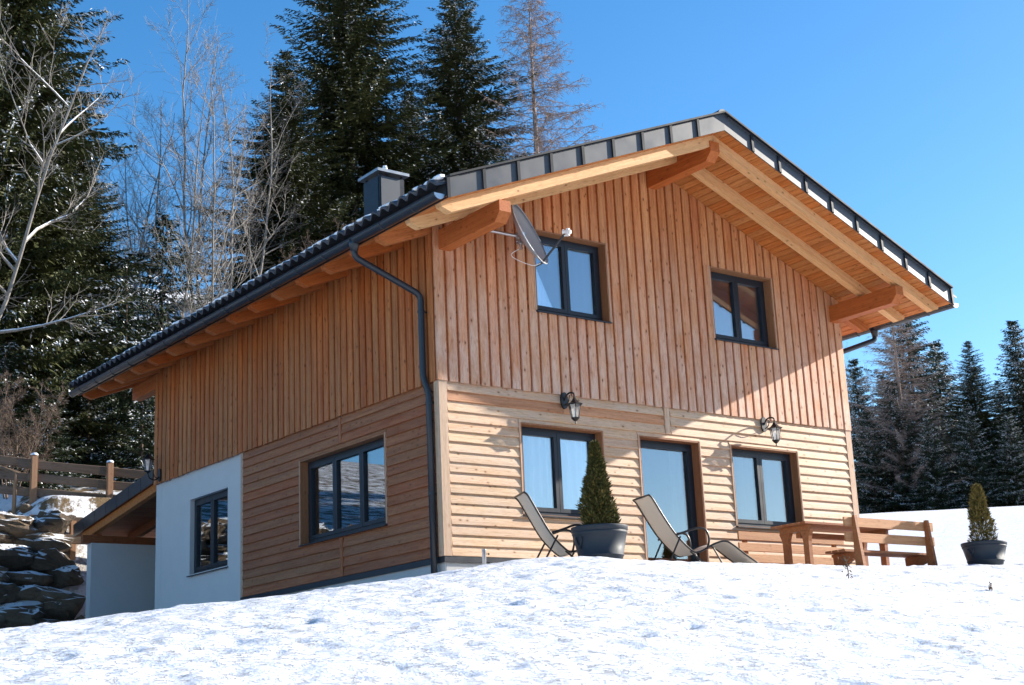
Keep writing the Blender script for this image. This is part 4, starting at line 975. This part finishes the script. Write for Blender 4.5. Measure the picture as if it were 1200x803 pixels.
def fence(name_label, posts, rails, hpost, rh, seed, sink=0.4, zfun=gz):
    R = random.Random(seed); t = thing('wooden_fence', name_label, 'fence', (posts[0][0], posts[0][1], gz(*posts[0])), 0, 'wooden fences on the bank')
    tops = []
    for (x, y) in posts:
        z = zfun(x, y); mb = MB(); mb.box((x - 0.065, y - 0.065, z - sink), (x + 0.065, y + 0.065, z + hpost)); p = mb.build('post', M['fence_post'], t)
        mb = MB(); mb.lathe([(0.09, 0.0), (0.085, 0.03), (0.05, 0.055), (0.0, 0.062)], (x, y, z + hpost), 8); mb.build('snow_cap', M['snowcap'], p, smooth=True); tops.append(z)
    for i in range(len(posts) - 1):
        for hz in rails:
            a = np.array((*posts[i], tops[i] + hz)) + (R.uniform(-0.35, -0.1), 0.115, R.uniform(-0.03, 0.03)); b = np.array((*posts[i + 1], tops[i + 1] + hz)) + (R.uniform(0.05, 0.3), 0.115, R.uniform(-0.03, 0.03))
            ex = (b - a); L_ = np.linalg.norm(ex); ex = ex / L_; ez = np.cross(ex, (0, 0, 1)); ez /= np.linalg.norm(ez); ey = np.cross(ez, ex)
            plank(t, a, ex, ey, ez, L_, rh, 0.045, M['fence'], name='rail', b=0.012)
fence('weathered three-rail fence running along the top of the boulder wall', [(-0.35 + 1.63 * q, 16.0 - 0.45 * q) for q in (-4, -3, -2, -1, 0, 1, 2, 3)], (0.10, 0.43, 0.76), 1.04, 0.20, 1, 1.5, lambda x, y: 3.12 - 0.085 * (x + 0.35) + 0.02 * math.sin(x * 3))
t = thing('wooden_fence', 'short stepped pair of dark rails on the shoulder beside the carport roof', 'fence', (0.2, 14.9, gz(0.2, 14.9)), 0, 'wooden fences on the bank')
for (xa, ya, za, xb, yb, zb2) in ((-0.75, 15.05, 2.42, 1.6, 14.75, 2.36), (-0.42, 14.75, 1.98, 1.6, 14.55, 1.92)):
    ex = np.array((xb - xa, yb - ya, zb2 - za)); L_ = np.linalg.norm(ex); ex /= L_; ez = np.cross(ex, (0, 0, 1)); ez /= np.linalg.norm(ez); plank(t, (xa, ya, za), ex, np.cross(ez, ex), ez, L_, 0.20, 0.05, M['fence'], name='rail', b=0.012)
for (x, y) in ((0.18, 14.80), (1.5, 14.72)):
    mb = MB(); mb.box((x - 0.06, y + 0.0, 0.4), (x + 0.06, y + 0.12, 2.5)); mb.build('post', M['fence_post'], t)
t = thing('handrail', 'single pale sloping rail behind the fence at the left edge', 'handrail', (-1.9, 16.4, gz(-1.9, 16.4)))
mb = MB(); mb.tube([(-2.6, 16.6, gz(-1.9, 16.4) + 1.75), (-0.6, 16.2, gz(-1.9, 16.4) + 1.15)], 0.05, 8); mb.build('rail', M['fence'], t)
mb = MB(); mb.tube([(-2.0, 16.48, gz(-1.9, 16.4) - 0.4), (-2.0, 16.48, gz(-1.9, 16.4) + 1.74)], 0.05, 8); mb.build('post', M['fence_post'], t)
mb = MB(); mb.tube([(-0.7, 16.22, gz(-0.7, 16.2) - 0.4), (-0.7, 16.22, gz(-1.9, 16.4) + 1.18)], 0.05, 8); mb.build('post', M['fence_post'], t)

# ------------------------------------------------------------------ trees
def spruce_mesh(seed, H, R0, snow, zlow=0.04, dens=1.0, droop=0.5, step=0.105):
    R = np.random.default_rng(seed); B, Dv, Ln, Wd, Mi = [], [], [], [], []
    z = H * zlow; ang = R.uniform(0, 6.28); ph = R.uniform(0, 6.28, 4)
    while z < H * 0.992:
        t = z / H; Lm = R0 * ((1 - t) ** 0.85) * (0.55 + 0.45 * min(1, t * 5 + 0.4)) + 0.10
        nb = int(max(4, (6.5 + 2.5 * (1 - t)) * dens))
        for b in range(nb):
            ang += 2.399 + R.normal(0, 0.35)
            lump = 1 + 0.16 * math.sin(2 * ang + ph[0] + z * 0.7) + 0.12 * math.sin(3 * ang + ph[1] - z * 1.3)
            L = Lm * R.uniform(0.55, 1.12) * lump * (1.22 if R.random() < 0.07 else 1)
            zz = z + R.uniform(-0.16, 0.16); m = max(5, int(L / step)); s = np.linspace(0.08, 1.0, m)
            dr = droop * (1 - t * 0.85) * R.uniform(0.7, 1.35); out = L * s; hz = -dr * out * (0.85 - 0.42 * s) * 0.75 + 0.42 * t * out
            ca, sa = math.cos(ang), math.sin(ang); P0 = np.stack([out * ca, out * sa, zz + hz], -1)
            bsnow = snow * (R.random() ** 2) * 3.0
            for sgn in (-1, 1, 0):
                base = P0 + R.normal(0, 0.025, P0.shape); n = len(base); fwd = R.uniform(0.45, 1.0, n); sd = sgn * R.uniform(0.5, 0.9, n)
                d = np.stack([ca * fwd - sa * sd, sa * fwd + ca * sd, R.uniform(-0.55, 0.10, n) - (0.55 if sgn == 0 else 0)], -1)
                ln = np.minimum((0.14 + 0.20 * (1 - s) * L) * R.uniform(0.7, 1.3, n), 0.70)
                if sgn == 0: ln = ln * 0.7
                dn = d / np.linalg.norm(d, axis=1, keepdims=True)
                B.append(base); Dv.append(d); Ln.append(ln); Wd.append(np.maximum(0.06, ln * R.uniform(0.17, 0.27, n))); Mi.append(np.where(R.random(n) < bsnow * 0.30, 1, 0))
                for rep in range(2):                    # finer sprays off the side twig
                    b2 = base + dn * (ln * R.uniform(0.2, 0.85, n))[:, None]; d2 = dn + np.stack([ca * np.ones(n), sa * np.ones(n), np.full(n, -0.4)], -1) * R.uniform(0.2, 1.1, n)[:, None] + R.normal(0, 0.38, (n, 3))
                    l2 = np.maximum(0.12, ln * R.uniform(0.3, 0.6, n)); B.append(b2); Dv.append(d2); Ln.append(l2); Wd.append(np.maximum(0.05, l2 * R.uniform(0.20, 0.32, n))); Mi.append(np.where(R.random(n) < bsnow * 0.35, 1, 0))
        z += R.uniform(0.26, 0.42) * (0.7 + 0.6 * (1 - t))
    B = np.concatenate(B); Dv = np.concatenate(Dv); Ln = np.concatenate(Ln); Wd = np.concatenate(Wd); Mi = np.concatenate(Mi)
    roll = R.normal(0, 0.45, B.shape) + (0, 0, 1); B = B + np.where(Mi[:, None] == 1, np.array((0, 0, 0.04)), 0)
    Ln = np.where(Mi == 1, np.minimum(Ln, 0.24), Ln); Wd = np.where(Mi == 1, np.maximum(Wd, 0.055), Wd)
    return kites(B, Dv, Ln, Wd, roll), quads(len(B)), Mi
def spruce_proto(label, seed, H, R0, snow, mat='needle', **kw):
    t = local_thing('spruce_tree', label, 'spruce', 'snow-dusted spruces'); v, f, mi = spruce_mesh(seed, H, R0, snow, **kw)
    mk('crown', v, f, [M[mat], M['snowcap']], t, mi=mi)
    mb = MB(); mb.tube([(0, 0, -1.0), (0, 0, H * 0.3), (0.03, 0, H * 0.7), (0, 0, H * 0.985)], [H * 0.0125, H * 0.010, H * 0.005, 0.012], 9); mb.build('trunk', M['bark'], t, smooth=True)
    return t
def grow(seed, H, stems, nbr, r0, ang=0.75, splay=0.12, sub=8, twig=4, blen=0.26, lean=(0, 0)):
    """leafless tree: upright stems, ascending side branches, sub-branches and twigs as polylines (points, radii, level)"""
    R = random.Random(seed); segs = []
    def perp(d):
        a = np.array((R.gauss(0, 1), R.gauss(0, 1), R.gauss(0, 1))); a -= d * (a @ d); return a / np.linalg.norm(a)
    def limb(p, d, L, r, n, up, jit):
        pts = [np.array(p)]; rs = [r]; dd = np.array(d) / np.linalg.norm(d)
        for i in range(n):
            dd = dd + np.array((R.gauss(0, jit), R.gauss(0, jit), up + R.gauss(0, jit * 0.6))); dd /= np.linalg.norm(dd)
            pts.append(pts[-1] + dd * L / n); rs.append(max(0.0035, r * (1 - 0.8 * (i + 1) / n)))
        return pts, rs
    def along(pts, s):
        q = s * (len(pts) - 1); i = min(int(q), len(pts) - 2); d = pts[i + 1] - pts[i]; return pts[i] + d * (q - i), d / np.linalg.norm(d)
    for st in range(stems):
        a = 6.283 * st / stems + R.uniform(-0.4, 0.4); sp = splay * R.uniform(0.5, 1.4) * (0 if stems == 1 else 1); h = H * R.uniform(0.8, 1.0) if st else H
        P0, r_ = limb((0.1 * math.cos(a), 0.1 * math.sin(a), -0.4), (math.cos(a) * sp + lean[0], math.sin(a) * sp + lean[1], 1.0), h, r0 * R.uniform(0.75, 1.0), 11, 0.035, 0.085); segs.append((P0, r_, 0))
        for k in range(nbr):
            s = 0.22 + 0.76 * (k + R.random()) / nbr; p, d = along(P0, s); L1 = h * blen * (1.15 - s) ** 0.7 * R.uniform(0.6, 1.25); rr = max(0.008, r0 * (1 - 0.8 * s) * R.uniform(0.40, 0.68))
            P1, r1 = limb(p, d * math.cos(ang) + perp(d) * math.sin(ang) * R.uniform(0.75, 1.2), L1, rr, 5, 0.10, 0.13); segs.append((P1, r1, 1))
            for j in range(max(2, int(sub * (0.5 + L1 / (h * blen))))):
                s2 = R.uniform(0.18, 1.0); p, d = along(P1, s2); L2 = L1 * R.uniform(0.18, 0.45) * (1.2 - s2 * 0.6)
                P2, r2 = limb(p, d * 0.75 + perp(d) * 0.65, L2, max(0.006, rr * 0.42), 3, 0.09, 0.16); segs.append((P2, r2, 2))
                for m in range(twig):
                    p, d = along(P2, R.uniform(0.15, 1.0)); P3, r3 = limb(p, d * 0.7 + perp(d) * 0.7, L2 * R.uniform(0.25, 0.6) + 0.08, 0.0048, 2, 0.08, 0.16); segs.append((P3, r3, 3))
    return segs
def seg_mesh(segs, nside=lambda lv: 7 if lv == 0 else (5 if lv == 1 else 3)):
    mb = MB()
    for pts, rs, lv in segs: mb.tube(pts, rs, nside(lv), caps=False)
    return mb
def bare_proto(name, label, cat, group, seed, H, mat, snow=0.0, **kw):
    t = local_thing(name, label, cat, group); sg = grow(seed, H, **kw)
    mb = seg_mesh([s for s in sg if s[2] <= 1]); mb.build('trunk', M[mat], t, smooth=True)
    mb = seg_mesh([s for s in sg if s[2] > 1]); mb.build('crown', M[mat], t)
    if snow:
        R = random.Random(seed + 5); mb = MB()
        for pts, rs, lv in sg:
            if lv != 1 or R.random() > snow: continue
            for a, b, r in zip(pts[:-1], pts[1:], rs[1:]):
                if abs((b - a)[2]) < np.linalg.norm(b - a) * 0.8: mb.tube([np.array(a) + (0, 0, r * 0.8), np.array(b) + (0, 0, r * 0.8)], r * 0.75 + 0.004, 4, caps=False)
        mb.build('snow', M['snowcap'], t, kind='stuff')
    return t
def larch_proto(label, seed, H, R0):
    R = np.random.default_rng(seed); t = local_thing('larch_tree', label, 'larch', 'leafless larches')
    mb = MB(); mb.tube([(0, 0, -1), (0.02, 0, H * 0.4), (-0.03, 0.02, H * 0.75), (0, 0, H)], [H * 0.0105, H * 0.0078, H * 0.0036, 0.01], 8); mb.build('trunk', M['bark_larch'], t, smooth=True)
    mb = MB(); z = H * 0.12; a = 0.0; tb, td, tl = [], [], []
    while z < H * 0.985:
        q = z / H; L = (R0 * (1 - q) ** 0.75 + 0.15) * R.uniform(0.6, 1.15); a += 2.4 + R.normal(0, 0.4); ca, sa = math.cos(a), math.sin(a)
        pts = [np.array((ca * L * s, sa * L * s, z - 0.30 * L * s * (1 - 0.9 * s) * (1 - q) + 0.28 * q * L * s + R.normal(0, 0.03))) for s in np.linspace(0, 1, 6)]
        mb.tube(pts, [0.032 * (1 - q) + 0.012] + [0.02 * (1 - q) + 0.008] * 4 + [0.005], 4, caps=False)
        for k in range(int(10 * L) + 4):
            s = R.uniform(0.12, 1); i = min(4, int(s * 5)); p = pts[i] + (pts[i + 1] - pts[i]) * (s * 5 - i)
            d = np.array((ca * 0.7 + R.normal(0, 0.7), sa * 0.7 + R.normal(0, 0.7), R.uniform(-0.9, 0.25))); d /= np.linalg.norm(d); l = R.uniform(0.2, 0.65) * (0.5 + 0.6 * (1 - s)) + 0.1
            p1 = p + d * l * 0.5; p2 = p1 + (d + np.array((0, 0, -0.25))) * l * 0.5
            mb.tube([p, p1, p2], [0.0085, 0.007, 0.004], 3, caps=False)
            for _ in range(3):
                tb.append(p + d * l * R.uniform(0.15, 0.9)); td.append(R.normal(0, 1, 3) + (0, 0, -0.25)); tl.append(R.uniform(0.10, 0.28))
        z += R.uniform(0.04, 0.085)
    mb.build('branches', M['bark_larch'], t)
    tb, td, tl = np.array(tb), np.array(td), np.array(tl); mk('crown', kites(tb, td, tl, np.full(len(tl), 0.017), R.normal(0, 1, tb.shape)), quads(len(tl)), M['bark_larch'], t)
    return t
def at(az, d): a = math.radians(az); x, y = CAM[0] + d * math.sin(a), CAM[1] + d * math.cos(a); return (x, y, gz(x, y) - 0.15)

sA = spruce_proto('tall dense spruce with heavy snow-flecked boughs filling the left edge', 31, 24.0, 6.2, 0.26, dens=1.3, step=0.095)
sB = spruce_proto('tall dark spruce standing behind the chimney', 32, 24.0, 6.8, 0.16, dens=1.2)
sC = spruce_proto('tallest spruce of the right-hand forest with its top beside the gutter', 33, 13.0, 3.4, 0.45, 'needle_blue', dens=1.55, droop=0.42, step=0.095)
place(sA, at(17.2, 41.5), 0.3, (0.80, 0.80, 0.98))
dup(sB, at(16.0, 47), 2.1, 1.02, 'spruce partly cut off by the left picture edge behind the snow-flecked one')
dup(sB, at(18.9, 44), 0.9, (0.52, 0.52, 0.62), 'dense spruce just right of the snow-flecked one at the left edge')
dup(sA, at(20.3, 47), 4.0, (0.55, 0.55, 0.48), 'shorter spruce rising right behind the big left spruce')
place(sB, at(31.2, 58), 0.0, (1.0, 1.0, 0.88))
dup(sA, at(35.7, 60), 1.2, (0.95, 0.95, 0.83), 'slender tall spruce between the chimney spruce and the bare larch')
dup(sB, at(28.5, 54), 3.0, (0.70, 0.70, 0.54), 'lower spruce left of the chimney behind bare branches')
dup(sA, at(33.6, 68), 5.0, (0.85, 0.85, 0.60), 'dark spruce filling the gap between the two tall spruces')
sY = spruce_proto('young snow-laden spruce under the left end of the eave', 34, 6.5, 2.2, 0.36, 'needle_blue', dens=1.1)
place(sY, at(22.2, 43.5), 0.4)
dup(sY, at(20.9, 42.0), 1.7, 0.7, 'small snow-laden spruce just behind the fence post')
dup(sY, at(23.6, 46.0), 3.1, (1.1, 1.1, 1.15), 'young spruce seen through the gap between eave and house corner')
dup(sY, at(22.9, 41.0), 2.6, (0.75, 0.75, 0.6), 'low snow-laden spruce right behind the carport roof')
dup(sY, at(17.8, 39.0), 4.4, (0.9, 0.9, 0.62), 'low spruce bush behind the fence at the left edge')
dup(sY, at(19.4, 38.5), 5.2, (0.7, 0.7, 0.45), 'knee-high spruce bush behind the middle of the fence')

lar = larch_proto('tall leafless larch standing right of the dark spruces', 41, 21.5, 6.0)
place(lar, at(38.9, 60), 0.5)
bA = bare_proto('bare_tree', 'pale leafless tree with several upright stems above the eave', 'tree', 'leafless broadleaf trees', 51, 14.0, 'bark_pale', snow=0.0, stems=3, nbr=15, r0=0.075, sub=9, twig=6, splay=0.13, blen=0.33)
place(bA, at(24.2, 47), 0.2, 0.9)
bD = bare_proto('bare_tree', 'pale leafless tree with a leaning stem nearest the lower chimney spruce', 'tree', 'leafless broadleaf trees', 53, 15.5, 'bark_pale', snow=0.0, stems=2, nbr=15, r0=0.085, sub=9, twig=6, splay=0.16, blen=0.33)
place(bD, at(26.3, 50), 1.0, 0.88)
dup(bA, at(22.4, 50), 4.3, 0.85, 'pale leafless tree close to the big left spruce')
dup(bA, at(23.2, 53), 2.9, 0.95, 'pale leafless tree standing back between its leafless neighbours')
dup(bD, at(25.1, 54), 4.6, 0.92, 'pale leafless tree behind the several-stemmed one above the eave')
bB = bare_proto('bare_tree', 'leafless tree spreading pale snowy boughs across the left edge', 'tree', 'leafless broadleaf trees', 57, 14.0, 'bark_pale', snow=0.55, stems=2, nbr=18, r0=0.11, ang=1.15, blen=0.36, sub=9, twig=7, splay=0.1)
place(bB, at(15.6, 38.5), 0.4)
dup(bA, at(25.4, 44.5), 5.5, (0.6, 0.6, 0.5), 'short leafless tree just above the tile edge')
bC = bare_proto('bare_shrub', 'brown leafless thicket behind the chimney', 'shrub', 'brown leafless shrubs', 61, 8.0, 'bark_brush', snow=0.0, stems=6, nbr=18, r0=0.045, sub=8, twig=6, splay=0.28)
place(bC, at(30.8, 50), 0.0, 0.85)
dup(bC, at(29.2, 48), 1.2, 0.7, 'brown leafless shrub left of the chimney')
dup(bC, at(33.2, 51), 2.6, 0.9, 'brown leafless shrub right of the chimney cap')
dup(bC, at(35.4, 52), 4.1, 1.0, 'brown leafless shrub below the slender spruce')
dup(bC, at(37.2, 53), 5.0, (1.05, 1.05, 1.1), 'brown leafless shrub left of the larch trunk')
dup(bC, at(18.2, 37), 2.2, (0.6, 0.6, 0.45), 'low brown shrub behind the fence at the left edge')

# right-hand forest beyond the meadow
place(sC, at(53.0, 80), 0.0, (1.05, 1.05, 1.02))
spec = [(50.9, 84, 0.86, 1.1, 'spruce at the house wall edge, leftmost of the right-hand forest'),
        (54.0, 86, 0.94, 2.3, 'snowy spruce just right of the tallest one in the right-hand forest'),
        (55.2, 78, 0.80, 3.2, 'snow-dusted spruce rising above the lone pot'),
        (56.9, 80, 0.88, 4.4, 'pointed spruce at the right picture edge'),
        (56.1, 86, 0.78, 5.0, 'snowy spruce between the lone pot and the right edge'),
        (52.2, 76, 0.60, 1.9, 'low snowy spruce at the forest edge behind the bench'),
        (54.9, 74, 0.45, 2.9, 'low snowy spruce at the forest edge behind the lone pot'),
        (57.9, 78, 0.88, 0.9, 'spruce cut by the right picture edge'),
        (51.2, 76, 0.50, 4.9, 'low spruce at the forest edge close to the house wall'),
        (51.9, 88, 0.92, 2.7, 'spruce half hidden behind the leafless larch of the right-hand forest'),
        (53.4, 74, 0.42, 0.7, 'small snowy spruce in front of the tallest one in the right-hand forest'),
        (56.3, 74, 0.40, 3.9, 'small snowy spruce at the forest edge near the right picture edge')]
for n_, (az, d, sc_, r, l) in enumerate(spec):
    src, q = ((sC, 1.0), (sC, 1.0), (sA, 0.52), (sC, 1.0), (sB, 0.50))[n_ % 5]; w_ = 1.05 + 0.30 * ((n_ * 37) % 10) / 10
    dup(src, at(az, d), r, (sc_ * q * w_, sc_ * q * w_, sc_ * q * 0.93), l)
dup(lar, at(52.5, 76), 2.0, (0.64, 0.64, 0.585), 'brownish leafless larch in front of the right-hand forest')
dup(bD, at(51.5, 78), 3.0, (0.5, 0.5, 0.6), 'thin leafless tree beside the house wall in the right-hand forest')
